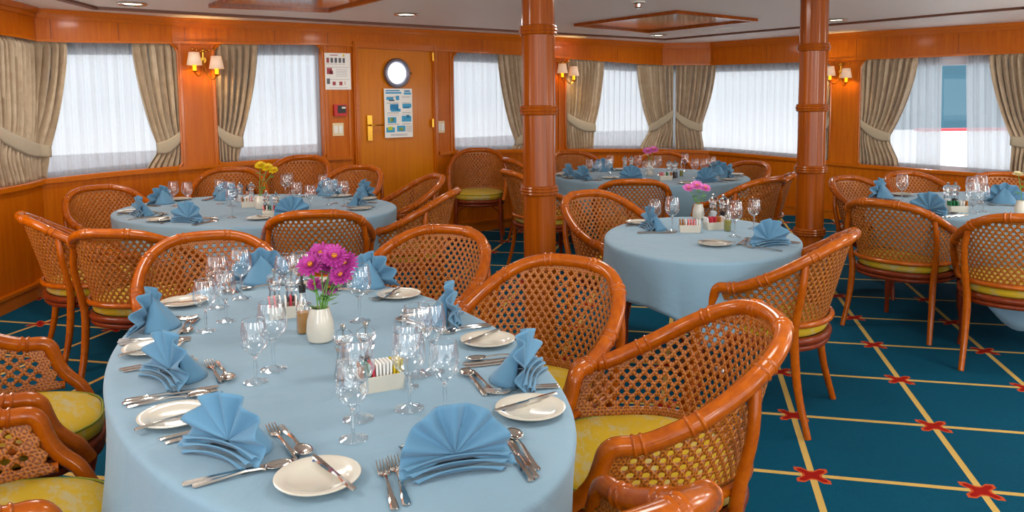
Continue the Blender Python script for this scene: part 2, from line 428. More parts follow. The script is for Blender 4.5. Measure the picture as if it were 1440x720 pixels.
def wall_section(name, s0, s1):
    mb = MB(); low = lambda s: 0
    ev = [s0]
    strip(mb, s0, s1, 0, lambda s: sill(s), 0, thick=HT)
    strip(mb, s0, s1, lambda s: head(s), CEIL, 0, thick=HT)
    cur = s0
    for a, b, k in WINS:
        a2, b2 = max(a, s0), min(b, s1)
        if a2 < b2:
            if a2 > cur: strip(mb, cur, a2, sill, head, 0, thick=HT)
            cur = b2
    if cur < s1: strip(mb, cur, s1, sill, head, 0, thick=HT)
    # rounded window corners, part of the panelling
    for a, b, k in WINS:
        for (sc, dr) in ((a, 1), (b, -1)):
            if not (s0 <= sc <= s1): continue
            R = .11
            for (zf, dz) in ((head, -1), (sill, 1)):
                if dz == 1: R = .05
                n = 6; pts = [(sc, zf(sc))]
                for i in range(n+1):
                    t = PI/2*i/n; s_ = sc+dr*R*(1-sin(t)); pts.append((s_, zf(s_)+dz*R*(1-cos(t))))
                vs = [wall_pt(p[0], p[1], 0) for p in pts]+[wall_pt(p[0], p[1], -.05) for p in pts]; m = len(pts)
                mb.add(vs, [tuple(range(m))]+[tuple(range(2*m-1, m-1, -1))]+[(i, i+1, m+i+1, m+i) for i in range(1, m-1)])
    return tag(mb.build(name, 'wall', None, False), kind='structure')
END = ARC[-1]
s_vee = ARC[len(PRE)+3-0]
wall_section('wall_left', 0, S_CORNER)
wall_section('wall_back', S_CORNER, s_vee)
wall_section('wall_right', s_vee, END)
OUT = [wall_pt(a_, 0, -HT) for a_ in ARC]; mb = MB(); mb.prism([(p.x, p.y) for p in OUT], -.08, 0)
tag(mb.build('floor', 'carpet', None, False), kind='structure')
mb = MB(); mb.prism([(p.x, p.y) for p in OUT], CEIL, CEIL+.08)
tag(mb.build('ceiling', 'ceiling', None, False), kind='structure')
# fascia, crown, joints, sill moulding, baseboard
mb = MB(); strip(mb, .1, END-.1, lambda s: head(s)-.012, CEIL-.002, .028, thick=.03); tag(mb.build('trim_1', 'wall', None, False), kind='structure')
mb = MB()
strip(mb, .1, END-.1, CEIL-.045, CEIL-.001, .075, thick=.05); strip(mb, .1, END-.1, CEIL-.075, CEIL-.045, .052, thick=.03)
strip(mb, .1, END-.1, lambda s: head(s)-.018, lambda s: head(s)+.004, .04, thick=.02)
tag(mb.build('trim_2', 'wall_trim', None, False), kind='structure')
mb = MB()
for u in (62, 165, 259, 303, 385, 459, 676, 866, 930, 1003, 1080, 1206, 1349):
    s = su(u, 50) if u > 62 else S_CORNER+.12
    strip(mb, s-.002, s+.002, lambda s: head(s)+.006, CEIL-.08, .0295, thick=.002)
tag(mb.build('trim_3', 'dark_wood', None, False), kind='structure')
for nm, a, b in (('trim_4', .1, DOOR[0]-.08), ('trim_5', DOOR[1]+.08, END-.1)):
    mb = MB(); strip(mb, a, b, lambda s: sill(s)-.03, lambda s: sill(s)+.004, .03, thick=.05); tag(mb.build(nm, 'wall_trim', None, False), kind='structure')
for nm, a, b in (('baseboard_left', .1, S_CORNER), ('baseboard_back', S_CORNER, DOOR[0]-.06), ('baseboard_right', DOOR[1]+.06, END-.1)):
    mb = MB(); strip(mb, a, b, .001, .10, .03, thick=.03); strip(mb, a, b, .10, .125, .04, thick=.04)
    tag(mb.build(nm, 'wall_trim', None, False), kind='structure')
# vertical stiles that flank the windows and wall lights
mb = MB()
for u in (256, 301, 459, 491, 611, 634, 786, 1206):
    s = su(u); strip(mb, s-.012, s+.012, lambda s: sill(s)+.004, lambda s: head(s)-.018, .012, thick=.012)
tag(mb.build('trim_6', 'wall_trim', None, False), kind='structure')

# windows: moulding, outer frame with pane
for s0, s1, k in WINS:
    fr = tag(empty('window_%d' % k), kind='structure')
    mb = MB(); pts = []
    R = .11
    def rr(s, zf, dz, dr, sc, R):
        return [(sc+dr*R*(1-sin(PI/2*i/5)), zf(sc+dr*R*(1-sin(PI/2*i/5)))+dz*R*(1-cos(PI/2*i/5))) for i in range(6)]
    a = rr(0, head, -1, 1, s0, .11)[::1]; b = rr(0, head, -1, -1, s1, .11); c = rr(0, sill, 1, -1, s1, .05); d = rr(0, sill, 1, 1, s0, .05)
    loop = a[::-1][::1]
    def seg(p, q): 
        n = max(2, int(abs(q[0]-p[0])/.08)); return [(p[0]+(q[0]-p[0])*i/n, p[1]+(q[1]-p[1])*i/n) for i in range(1, n)]
    # a runs from the jamb (i=0: s0+R) to ... order the corners head-left -> head-right -> sill-right -> sill-left
    A = sorted(a, key=lambda p: p[0]); B = sorted(b, key=lambda p: p[0]); Cc = sorted(c, key=lambda p: -p[0]); Dd = sorted(d, key=lambda p: -p[0])
    top = [(s, head(s)) for s in [A[-1][0]+(B[0][0]-A[-1][0])*i/24 for i in range(1, 24)]]
    bot = [(s, sill(s)) for s in [Cc[-1][0]+(Dd[0][0]-Cc[-1][0])*i/24 for i in range(1, 24)]]
    loop = A+top+B+Cc+bot+Dd
    mb.tube([wall_pt(s, z, .004) for s, z in loop], .013, 6, closed=True)
    mb.build('window_moulding', 'wall_trim', fr)
    mb = MB()
    strip(mb, s0-.05, s1+.05, lambda s: sill(s)-.05, lambda s: sill(s)+.05, -HT-.02, thick=.03)
    strip(mb, s0-.05, s1+.05, lambda s: head(s)-.11, lambda s: head(s)+.05, -HT-.02, thick=.03)
    strip(mb, s0-.05, s0+.03, sill, head, -HT-.02, thick=.03); strip(mb, s1-.03, s1+.05, sill, head, -HT-.02, thick=.03)
    mb.build('window_frame', 'window_white', fr, False)
    mb = MB(); strip(mb, s0, s1, lambda s: sill(s)+.04, lambda s: head(s)-.1, -HT-.035); mb.build('pane', 'pane', fr, False)

# ------------------------------------------------------------------ drapes and sheers
def drape(outer_u, top_u, tie_u, tie_v, bot_u, hook_v, label, spill=0, off=-.035, group=None, topo=None):
    """outer_u: side hung against the jamb; top/tie/bot_u: the free edge"""
    so = outer_u if outer_u < 0 else None
    s_out = (topo if topo is not None else su(outer_u)); s_top = su(top_u, 70); s_tie, z_tie = wall_s(tie_u, tie_v); s_bot = su(bot_u, 235)
    z_hook = wall_s(min(max(outer_u, 5), 1435), hook_v)[1]
    root = empty('drape', (0, 0, 0)); tag(root, label, 'curtain', group)
    sgn = 1 if s_top > s_out else -1; W = abs(s_top-s_out); n = max(6, int(W/.062)); ph = random.random()*6
    nu, nv = n*10+1, 40
    def fn(x, t):
        smid = (s_out+s_top)/2; zt = head(smid)-.004; zb = sill(smid)+.012-spill
        z = zt+(zb-zt)*t; tt = (zt-z_tie)/(zt-zb)
        if t < tt: f = (t/tt)**1.6; e = s_top+(s_tie-s_top)*f; o = s_out
        else: f = smooth(0, 1, (t-tt)/(1-tt)); e = s_tie+(s_bot-s_tie)*f; o = s_out
        # outer edge is pulled towards the tie a little near the band
        pin = math.exp(-((t-tt)/.13)**2)
        s = o+(e-o)*(x**(1+.25*pin))
        width = abs(e-o); amp = .034*(1-.5*pin)*(.35+.65*smooth(0, .06, t))*(.7+.3*width/max(W, 1e-6))
        q = 2*PI*n*x+ph+.9*sin(5*x+ph); y = off+amp*(math.copysign(abs(sin(q))**.75, sin(q))+.35*sin(2*PI*n*2.3*x+ph*2+t*2))
        y += .012*pin
        return wall_pt(s, z, y)
    mb = MB(); mb.grid(fn, nu, nv); mb.build('drape_fabric', 'drape', root, solid=.003, angle=80)
    mb = MB()
    def tb(x, t):
        s = s_out+(s_tie+sgn*.012-s_out)*x; zc = z_hook+(z_tie-z_hook)*(x**.8) - .03*sin(PI*x)
        w = .048+.014*sin(PI*x)
        return wall_pt(s, zc+(t-.5)*2*w, off+.036+.006*sin(PI*t)-.02*(x > .96))
    mb.grid(tb, 24, 7); mb.build('tieback', 'tieback', root, solid=.006, angle=80)
    return root
W = {k: (a, b) for a, b, k in WINS}
drape(5, 95, 71, 213, 66, 178, 'beige damask drape at the left edge, tied back left of the first window', topo=W[1][0]+.02)
drape(253, 187, 223, 208, 206, 190, 'beige drape between the first window and the wall light, its hem spilling over the sill', spill=.05)
drape(304, 365, 341, 200, 338, 182, 'beige drape right of the wall light, held by a low tieback beside the second window')
drape(770, 703, 727, 200, 722, 160, 'greyish beige drape half hidden behind the left round column')
drape(797, 851, 838, 180, 836, 163, 'beige drape beside the wall light right of the left column')
drape(947, 898, 914, 180, 903, 158, 'left one of the two beige drapes meeting in the far corner')
drape(950, 1005, 987, 180, 990, 160, 'right one of the two beige drapes meeting in the far corner', group=None)
drape(1167, 1130, 1140, 185, 1140, 170, 'beige drape showing as a sliver right of the right column')
drape(1210, 1290, 1250, 193, 1262, 172, 'beige drape right of the wall light by the right column')
drape(1439, 1390, 1422, 198, 1419, 192, 'beige drape at the right edge of the photo, tied back beside the open sheers', topo=W[5][1]-.35)
def sheer(u0, u1, label, b0=None, b1=None, s0=None, s1=None):
    a = s0 if s0 is not None else su(u0, 90); b = s1 if s1 is not None else su(u1, 90)
    a2 = su(b0, 215) if b0 else a; b2 = su(b1, 215) if b1 else b; W_ = abs(b-a); n = max(4, int(W_/.10)); ph = random.random()*6
    def fn(x, t):
        s = (a+(b-a)*x)*(1-t)+(a2+(b2-a2)*x)*t; z = (head(s)-.006)*(1-t)+(sill(s)+.012)*t
        fine = math.exp(-t*16)
        y = -.085+.016*sin(2*PI*n*x+ph+2.2*sin(7*x+ph)+.5*sin(3*t+9*x))+.008*sin(2*PI*n*2.7*x+2*ph+1.5*sin(11*x))*(1-.3*t)+.006*fine*sin(2*PI*n*4*x)
        return wall_pt(s, z, y)
    mb = MB(); mb.grid(fn, n*14+1, 26); o = mb.build('sheer_curtain', 'sheer', None, angle=80); return tag(o, label, 'sheer curtain')
sheer(0, 252, 'white sheer curtain across the leftmost window', s0=W[1][0]+.02, s1=W[1][1]-.02)
sheer(304, 455, 'white sheer curtain in the window right of the left wall light', s0=W[2][0]+.02, s1=W[2][1]-.02)
sheer(640, 770, 'white sheer curtain in the window between door and left column', s0=W[3][0]+.02, s1=W[3][1]-.02)
sheer(797, 952, 'white sheer curtain in the far corner window, left half', s0=W[4][0]+.02)
sheer(946, 1167, 'wide white sheer curtain left of the right column', s1=W[4][1]-.02)
sheer(1211, 1322, 'white sheer curtain left of the gap in the rightmost window', b1=1321)
sheer(1356, 1440, 'white sheer curtain right of the gap in the rightmost window', b0=1359, s1=W[5][1]-.02)

# ------------------------------------------------------------------ outside
mb = MB()
def hillf(x, t):
    X = 26+60*x; h = 10.4+.8*sin(x*9)+1.2*sin(x*23+1)+.5*sin(x*61)
    return (X, 62+14*t, -1.1+(h+1.3)*sin(PI/2*t))
mb.grid(hillf, 90, 10); tag(mb.build('shore_hill', 'hill'), 'blue green wooded shore seen through the gap in the sheers', 'hill')
def outwall(ux0, ux1, y, v0, v1, name, mat, label, cat, th=.15):
    a = D(ux0, v0, y); b = D(ux1, v1, y); mb = MB(); mb.box(((a.x+b.x)/2, y+th/2, (a.z+b.z)/2), (abs(b.x-a.x), th, abs(a.z-b.z)))
    return tag(mb.build(name, mat, None, False), label, cat)
outwall(1296, 1520, 13.0, 182.4, 300, 'bulwark', 'hull_white', 'white ship bulwark seen below the hill through the gap in the sheers', 'bulwark')
outwall(1296, 1520, 12.97, 181.2, 182.4, 'bulwark_rail', 'hull_red', 'thin red rail on top of the white bulwark', 'rail', .25)

mb = MB(); strip(mb, .2, s_vee+.6, 0, 1.02, -1.3, thick=.08); tag(mb.build('side_deck_bulwark', 'quay', None, False), 'grey bulwark of the side deck behind the left sheers', 'bulwark')
# ------------------------------------------------------------------ door, porthole, posters
dr = tag(empty('door_1'), kind='structure')
mb = MB(); strip(mb, DOOR[0], DOOR[1], .01, lambda s: head(s)-.03, .018, thick=.02); mb.build('door_leaf', 'door', dr, False)
mb = MB()
for a, b in ((DOOR[0]-.055, DOOR[0]), (DOOR[1], DOOR[1]+.055)):
    strip(mb, a, b, .0, lambda s: head(s)+.03, .045, thick=.045); strip(mb, a+.012, b-.03, .0, lambda s: head(s)+.03, .058, thick=.02)
strip(mb, DOOR[0]-.055, DOOR[1]+.055, lambda s: head(s)-.025, lambda s: head(s)+.04, .05, thick=.05)
mb.build('door_frame', 'wall_trim', dr, False)
def wallframe(s, z, off):
    p = wall_pt(s, z, off); e = (wall_pt(s+.02, z, off)-wall_pt(s-.02, z, off)).normalized(); n = Vector((e.y, -e.x, 0)); return p, e, n
def wbox(mb, s, z, off, w, h, t):
    p, e, n = wallframe(s, z, off); mb.box(p, (w, t, h), math.atan2(e.y, e.x))
for v in (80, 173):
    s, z = wall_s(605, v); mb = MB(); wbox(mb, s, z, .045, .02, .09, .03); mb.build('hinge', 'gold', dr, False)
s, z = wall_s(517.5, 180); mb = MB(); wbox(mb, s, z, .042, .055, .26, .008)
hd = mb.build('handle_plate', 'gold', dr, False)
p, e, n = wallframe(s, z+.03, .05); mb = MB(); mb.tube([p-n*.02, p+n*.045, p+n*.05+e*.03, p+n*.05+e*.13], .008, 8); mb.build('door_handle', 'gold', dr)
def disc_on_wall(mb, s, z, off, prof, n=32):
    p, e, nn = wallframe(s, z, off); up = Vector((0, 0, 1)); vs = []; m = len(prof)
    for r, h in prof:
        for k in range(n): a = 2*PI*k/n; vs.append(p+(e*cos(a)+up*sin(a))*r+nn*h)
    fs = [(i*n+k, i*n+(k+1) % n, (i+1)*n+(k+1) % n, (i+1)*n+k) for i in range(m-1) for k in range(n)]
    mb.add(vs, fs); return vs
s, z = wall_s(555, 103)
mb = MB(); disc_on_wall(mb, s, z, .04, [(.1, .0), (.155, .0), (.155, .02), (.145, .032), (.125, .035), (.112, .02), (.11, -.01), (.1, 0)])
MAT['porthole'] = prin('porthole_metal', (130, 128, 140), .35, .8).m
pr = mb.build('porthole_ring', 'porthole', dr)
mb = MB(); disc_on_wall(mb, s, z, .043, [(.0005, .0), (.112, .0)]); MAT['bright_glass'] = prin('glowing_porthole_glass', (240, 246, 255), .1, emis=(235, 244, 255), es=1.6).m  # glow put into the glass stands in for daylight behind it
mb.build('porthole_glass', 'bright_glass', pr)
mb = MB(); p, e, n = wallframe(s, z, .06); mb.tube([p+e*.12, p+e*.165], .012, 8); mb.build('porthole_latch', 'gold', pr)

def poster(uc, vc, w, h, label, name, off, cat, frame, marks):
    s, z = wall_s(uc, vc); root = tag(empty(name), label, cat)
    mb = MB(); wbox(mb, s, z, off, w, h, .004); fm = [0]*len(mb.f); mats = [frame]
    for (x, y, a, b, m) in marks:
        if m not in mats: mats.append(m)
        wbox(mb, s+(x-.5)*w, z+(.5-y)*h, off+.0028, a*w, b*h, .001); fm += [mats.index(m)]*6
    so = mb.build('printed_sheet', frame, root, False)
    for m in mats[1:]: so.data.materials.append(MAT[m])
    so.data.polygons.foreach_set('material_index', fm)
mk = [(.3, .04, .5, .022, 'dark_blue_ink'), (.33, .085, .56, .035, 'blue_ink'), (.82, .05, .2, .03, 'dark_blue_ink'), (.83, .1, .26, .045, 'blue_ink')]
for (x, y, a, b, m) in [(.2, .2, .25, .06, 'blue_ink'), (.26, .24, .2, .03, 'grey_ink'), (.47, .19, .12, .09, 'blue_ink'), (.35, .38, .3, .13, 'dark_blue_ink'), (.4, .44, .34, .06, 'blue_ink'), (.8, .35, .32, .08, 'blue_ink'), (.78, .39, .24, .03, 'dark_blue_ink'),
        (.26, .64, .3, .12, 'blue_ink'), (.26, .635, .15, .07, 'lime_ink'), (.78, .62, .34, .12, 'blue_ink'), (.83, .57, .1, .06, 'dark_blue_ink'), (.2, .84, .3, .1, 'blue_ink'), (.19, .81, .16, .07, 'lime_ink'), (.58, .82, .3, .12, 'blue_ink'), (.58, .83, .16, .06, 'lime_ink')]:
    mk.append((x, y, a, b, m))
for y in (.165, .175, .29, .3, .49, .5, .54, .72, .73): mk.append((.3, y, .42, .004, 'grey_ink')); mk.append((.78, y, .3, .004, 'grey_ink'))
for i in range(6): mk.append((.87, .77+.022*i, .2, .005, 'grey_ink'))
for i in range(3): mk.append((.5, .93+.015*i, .6, .004, 'grey_ink'))
poster(557.5, 159, .335, .515, 'white safety poster with blue and green pictures on the door', 'safety_poster', .046, 'poster', 'paper', mk)
mk = [(.36, .055, .3, .02, 'red_ink'), (.82, .06, .24, .07, 'yellow_ink')]
for i in range(6):
    mk.append((.12+.155*i, .2, .1, .13, 'red_ink' if i == 0 else 'grey_ink')); mk.append((.12+.155*i, .15, .06, .04, 'grey_ink')); mk.append((.12+.155*i, .3, .12, .008, 'grey_ink'))
mk += [(.5, .385, .9, .006, 'grey_ink'), (.17, .49, .2, .17, 'red_ink'), (.24, .53, .14, .1, 'red_ink'), (.5, .72, .9, .006, 'grey_ink'), (.12, .77, .12, .15, 'grey_ink'), (.34, .83, .12, .1, 'red_ink'), (.6, .83, .12, .1, 'red_ink'), (.82, .82, .14, .1, 'red_ink')]
for i in range(5): mk.append((.64, .45+.045*i, .44, .006, 'grey_ink'))
mk.append((.5, .95, .7, .006, 'grey_ink'))
poster(474.5, 100.5, .27, .365, 'white framed notice with rows of small pictures left of the door', 'safety_notice', .012, 'poster', 'paper', mk)
s, z = wall_s(477, 155); root = tag(empty('fire_alarm_box'), 'small red fire alarm call point with black front left of the door', 'fire alarm')
mb = MB(); wbox(mb, s, z, .02, .13, .115, .04); mb.build('housing', 'red', root, False)
mb = MB(); wbox(mb, s+.012, z+.01, .042, .085, .075, .006); mb.build('front_cover', 'black', root, False)
mb = MB(); wbox(mb, s+.03, z+.025, .046, .04, .018, .003); mb.build('indicator', 'white', root, False)
for uc, vc, lab in ((475, 182, 'ivory double light switch under the red alarm box'), (619, 178.5, 'ivory light switch on the narrow panel right of the door')):
    s, z = wall_s(uc, vc); root = tag(empty('light_switch'), lab, 'light switch')
    mb = MB(); wbox(mb, s, z, .007, .115 if uc < 500 else .1, .13, .012); mb.build('switch_plate', 'ivory', root, False)
    for k in (-1, 1): mb = MB(); wbox(mb, s+k*.024, z, .0155, .038, .075, .006); mb.build('rocker', 'white', root, False)

# ------------------------------------------------------------------ wall lights
def sconce(uc, vc, label):
    s, z = wall_s(uc, vc); root = tag(empty('wall_light'), label, 'wall light', None)
    p, e, n = wallframe(s, z, .005); up = Vector((0, 0, 1))
    mb = MB(); disc_on_wall(mb, s, z+.02, 0, [(.0005, .02), (.03, .02), (.036, .01), (.036, 0)], 16)
    for k in (-1, 1):
        for i in range(3): q = p+up*(.1+.01*i)+e*k*(.02+.035*i)+n*.02; mb.ball(q, .012, 6)
    mb.tube([p+up*.0+n*.01, p+up*.10+n*.015], .010, 8); mb.ball(p+up*.11+n*.02, .018, 8)
    mb.build('back_plate', 'gold', root)
    for k in (-1, 1):
        sh = 0.025 if k < 0 else -.005
        c = p+e*(k*.095)+n*.11; zb = -.115+sh
        path = catmull([p+up*.02+n*.015, p+up*(-.09)+n*.04+e*k*.02, p+up*(-.15+sh)+n*.08+e*k*.06, c+up*(zb-.005)], 5)
        mb = MB(); mb.tube(path, .006, 8); mb.lathe([(.006, 0), (.026, .01), (.03, .018), (.02, .014)], 14, c+up*(zb-.008)); mb.build('lamp_arm', 'gold', root)
        mb = MB(); mb.lathe([(.0165, 0), (.0165, .07)], 14, c+up*zb); mb.build('candle_sleeve', 'candle', root)
        mb = MB(); mb.lathe([(.008, 0), (.014, .02), (.012, .04), (.003, .06)], 10, c+up*(zb+.07)); mb.build('candle_bulb', 'bulb', root)
        mb = MB(); mb.lathe([(.066, 0), (.044, .115)], 24, c+up*(zb+.06), cap=False); mb.build('lamp_shade', 'shade', root, solid=.0015)
        ld = bpy.data.lights.new('wall_lamp', 'POINT'); ld.energy = 5; ld.color = (1, .66, .25); ld.shadow_soft_size = .02
        lo = bpy.data.objects.new('wall_lamp', ld); C.objects.link(lo); lo.location = c+up*(zb+.10); lo.parent = root
sconce(285, 88, 'brass twin-arm wall light with cream shades between the two left windows')
sconce(790, 100, 'brass wall light with cream shades half behind the left column')
sconce(1183, 103, 'brass wall light with cream shades right of the right column')

# ------------------------------------------------------------------ columns
def column(u, vref, depth, r, rings, label):
    p = D(u, vref, depth); root = tag(empty('bamboo_column', (p.x, p.y, 0)), label, 'column')
    mb = MB(); n = 48; prof = []
    zs = [0]+[D(u, v, depth).z for v in rings][::-1]+[CEIL]
    for a, b in zip(zs[:-1], zs[1:]):
        for t in (0.01, .06, .5, .94, .99): prof.append((r*(1+.035*abs(2*t-1)**6), a+(b-a)*t))
    mb2 = MB(); vs = []
    for rr_, z in prof:
        for k in range(n):
            a = 2*PI*k/n; q = rr_*(1+.010*cos(12*a)); vs.append((q*cos(a), q*sin(a), z))
    m = len(prof); mb2.add(vs, [(i*n+k, i*n+(k+1) % n, (i+1)*n+(k+1) % n, (i+1)*n+k) for i in range(m-1) for k in range(n)])
    mb2.build('shaft', 'column', root, angle=60)
    for z in zs[1:-1]+[.02]:
        mb = MB()
        for dz, rr_ in ((-.017, 1.06), (0, 1.10), (.017, 1.06)):
            mb.tube([(r*rr_*cos(2*PI*k/40), r*rr_*sin(2*PI*k/40), z+dz) for k in range(40)], .011, 8, closed=True)
        mb.build('ring', 'column', root)
    return root
column(758, 200, 4.45, .0915, (43, 155, 267, 376), 'left round bamboo-style wooden column, the nearer and wider one')
column(1141, 200, 5.75, .0975, (67, 151.5, 237.5, 325), 'right round bamboo-style wooden column behind the small oval table')

# ------------------------------------------------------------------ ceiling things
def ctrim(pts, w, name, mat='ceiling_trim', th=.02):
    mb = MB()
    for a, b in zip(pts[:-1], pts[1:]):
        d = (b-a).normalized(); n = Vector((-d.y, d.x, 0))*w/2; a2, b2 = a-d*w*.3, b+d*w*.3
        mb.add([a2-n, b2-n, b2+n, a2+n]+[q-Vector((0, 0, th)) for q in (a2-n, b2-n, b2+n, a2+n)], [(0, 1, 2, 3), (7, 6, 5, 4), (0, 4, 5, 1), (1, 5, 6, 2), (2, 6, 7, 3), (3, 7, 4, 0)])
    return mb.build(name, mat, None, False)
a0 = G(133, 9.5, CEIL); a1 = G(935, 54.5, CEIL); a2 = G(1440, 9.5, CEIL)
back = a0+Vector((.25, -3.2, 0))
tag(ctrim([back, a0, a1, a2, a2+(a2-a1).normalized()*1.5], .055, 'trim_7'), kind='structure')
def hatch(pts, label, group):
    P = [Vector((p.x, p.y, CEIL)) for p in pts]; c = sum(P, Vector())/len(P); root = tag(empty('ceiling_panel', c), label, 'ceiling panel', None)
    n = len(P); L = [p-c for p in P]
    mb = MB(); T = .03
    for i in range(n):
        a, b = L[i], L[(i+1) % n]; ia, ib = a*.93, b*.93
        mb.add([a, b, ib, ia]+[q-Vector((0, 0, T)) for q in (a, b, ib, ia)], [(0, 1, 2, 3), (7, 6, 5, 4), (0, 4, 5, 1), (1, 5, 6, 2), (2, 6, 7, 3), (3, 7, 4, 0)])
    mb.build('panel_frame', 'column', root, False)
    mb = MB(); mb.add([q*.93-Vector((0, 0, .012)) for q in L], [tuple(range(n))[::-1]]); mb.build('panel_board', 'gloss_panel', root, False)
hatch([G(807, 33, CEIL), G(952, 14, CEIL), G(1066, 26, CEIL), G(912, 43, CEIL)], 'glossy wooden ceiling panel with a moulded frame above the far tables', None)
b0, b1 = G(293, 5.5, CEIL), G(464, 13, CEIL); dirn = (G(520, -1, CEIL)-b1).normalized()*1.5
hatch([b0, b1, b1+dirn, b0+dirn], 'glossy wooden ceiling panel at the top left edge of the photo', None)
pl = [G(186, 4, CEIL), G(571, 19, CEIL), G(926, 48.5, CEIL), G(1176, 27, CEIL)]
labs = ['round recessed ceiling light above the leftmost window', 'round recessed ceiling light above the door', 'round recessed ceiling light in front of the far ceiling panel', 'round recessed ceiling light right of the right column']
def mk_dl():
    root = empty('ceiling_light'); mb = MB(); mb.lathe([(.078, -.001), (.105, -.002), (.108, -.010), (.10, -.016), (.085, -.016), (.08, -.008), (.078, -.001)], 28, cap=False); mb.build('light_trim', 'steel', root)
    mb = MB(); mb.lathe([(.0005, -.006), (.08, -.006)], 28, cap=False); mb.build('light_diffuser', 'downlight', root)
    return root
DL = Proto(mk_dl)
def lamp(x, y, e, size=.5):
    ld = bpy.data.lights.new('ceiling_area_light', 'AREA'); ld.shape = 'DISK'; ld.size = size; ld.energy = e; ld.color = (1, .95, .88); lo = bpy.data.objects.new('ceiling_area_light', ld); C.objects.link(lo)
    lo.location = (x, y, CEIL-.03); return lo
for p, l in zip(pl, labs):
    DL.place((p.x, p.y, CEIL), 0, l, 'ceiling light'); lamp(p.x, p.y, 9, .16)
p = G(898, 2, CEIL); root = tag(empty('smoke_detector', p), 'small grey smoke detector on the ceiling between the columns', 'smoke detector')
mb = MB(); mb.lathe([(.05, 0), (.05, -.012), (.03, -.02), (.028, -.045), (.018, -.055), (.0005, -.055)], 20, cap=False); mb.build('detector_body', 'steel', root)
mb = MB(); mb.lathe([(.052, -.001), (.056, -.006), (.05, -.013)], 20, cap=False); mb.build('mounting_ring', 'white', root)
p = G(1018, 40, CEIL); root = tag(empty('ceiling_speaker', p), 'flat white round speaker grille on the ceiling left of the right column', 'speaker')
mb = MB(); mb.lathe([(.0005, -.006), (.075, -.006), (.085, -.001)], 24, cap=False); mb.build('grille', 'ceiling', root)
mb = MB(); mb.lathe([(.082, -.001), (.09, -.008), (.095, -.001)], 24, cap=False); mb.build('speaker_rim', 'white', root)
for (x, y) in ((-1.6, 3.6), (-1.6, 1.0), (.8, 2.2), (.8, 5.2), (.6, -.6), (3.4, 3.4), (3.2, .6), (5.2, 5.2), (-2.2, -1.4), (3.0, -1.6)): lamp(x, y, 14, .6)  # extra area lights without fixtures, added to brighten the room

for (x, y, e) in ((-1.2, -1.6, 60), (1.6, -1.8, 60), (4.4, -1.0, 50), (-3.2, 3.4, 40), (3.4, 2.4, 40), (5.3, 5.6, 40)):   # added unseen point lights that brighten the ceiling and chairs
    ld = bpy.data.lights.new('unseen_fill_light', 'POINT'); ld.energy = e; ld.color = (1, .95, .88); ld.shadow_soft_size = .3
    lo = bpy.data.objects.new('unseen_fill_light', ld); C.objects.link(lo); lo.location = (x, y, 1.45)
# ------------------------------------------------------------------ chair
SEAT_Z, RAIL_Z = .415, .498
def plan(d, k=1.0, by=0.0):
    """outline of the tub at distance d from the back centre; d<0 left, d>0 right. local +Y is the front"""
    a = abs(d); sg = -1 if d < 0 else 1; ax, ay = .308*k, .29*k; L = .47*k
    if a < L: f = a/L*PI/2; x, y = ax*sin(f)**.92 if f > 0 else 0, -ay*cos(f)**.9 if f < PI/2 else 0
    else: x, y = ax-(a-L)*.06, (a-L)
    return Vector((sg*x, y+by, 0))
DM = .60
def rim_h(d): a = abs(d); return .650+.235*(.5+.5*cos(PI*min(a/.59, 1)**1.35))
def rim_pt(d):
    h = rim_h(d); p = plan(d, 1.0, 0); lean = .075*smooth(.62, .9, h); return Vector((p.x*1.02, p.y-lean, h))
def low_pt(d): p = plan(d*.90, .90, .0); return Vector((p.x, p.y+.0, RAIL_Z))
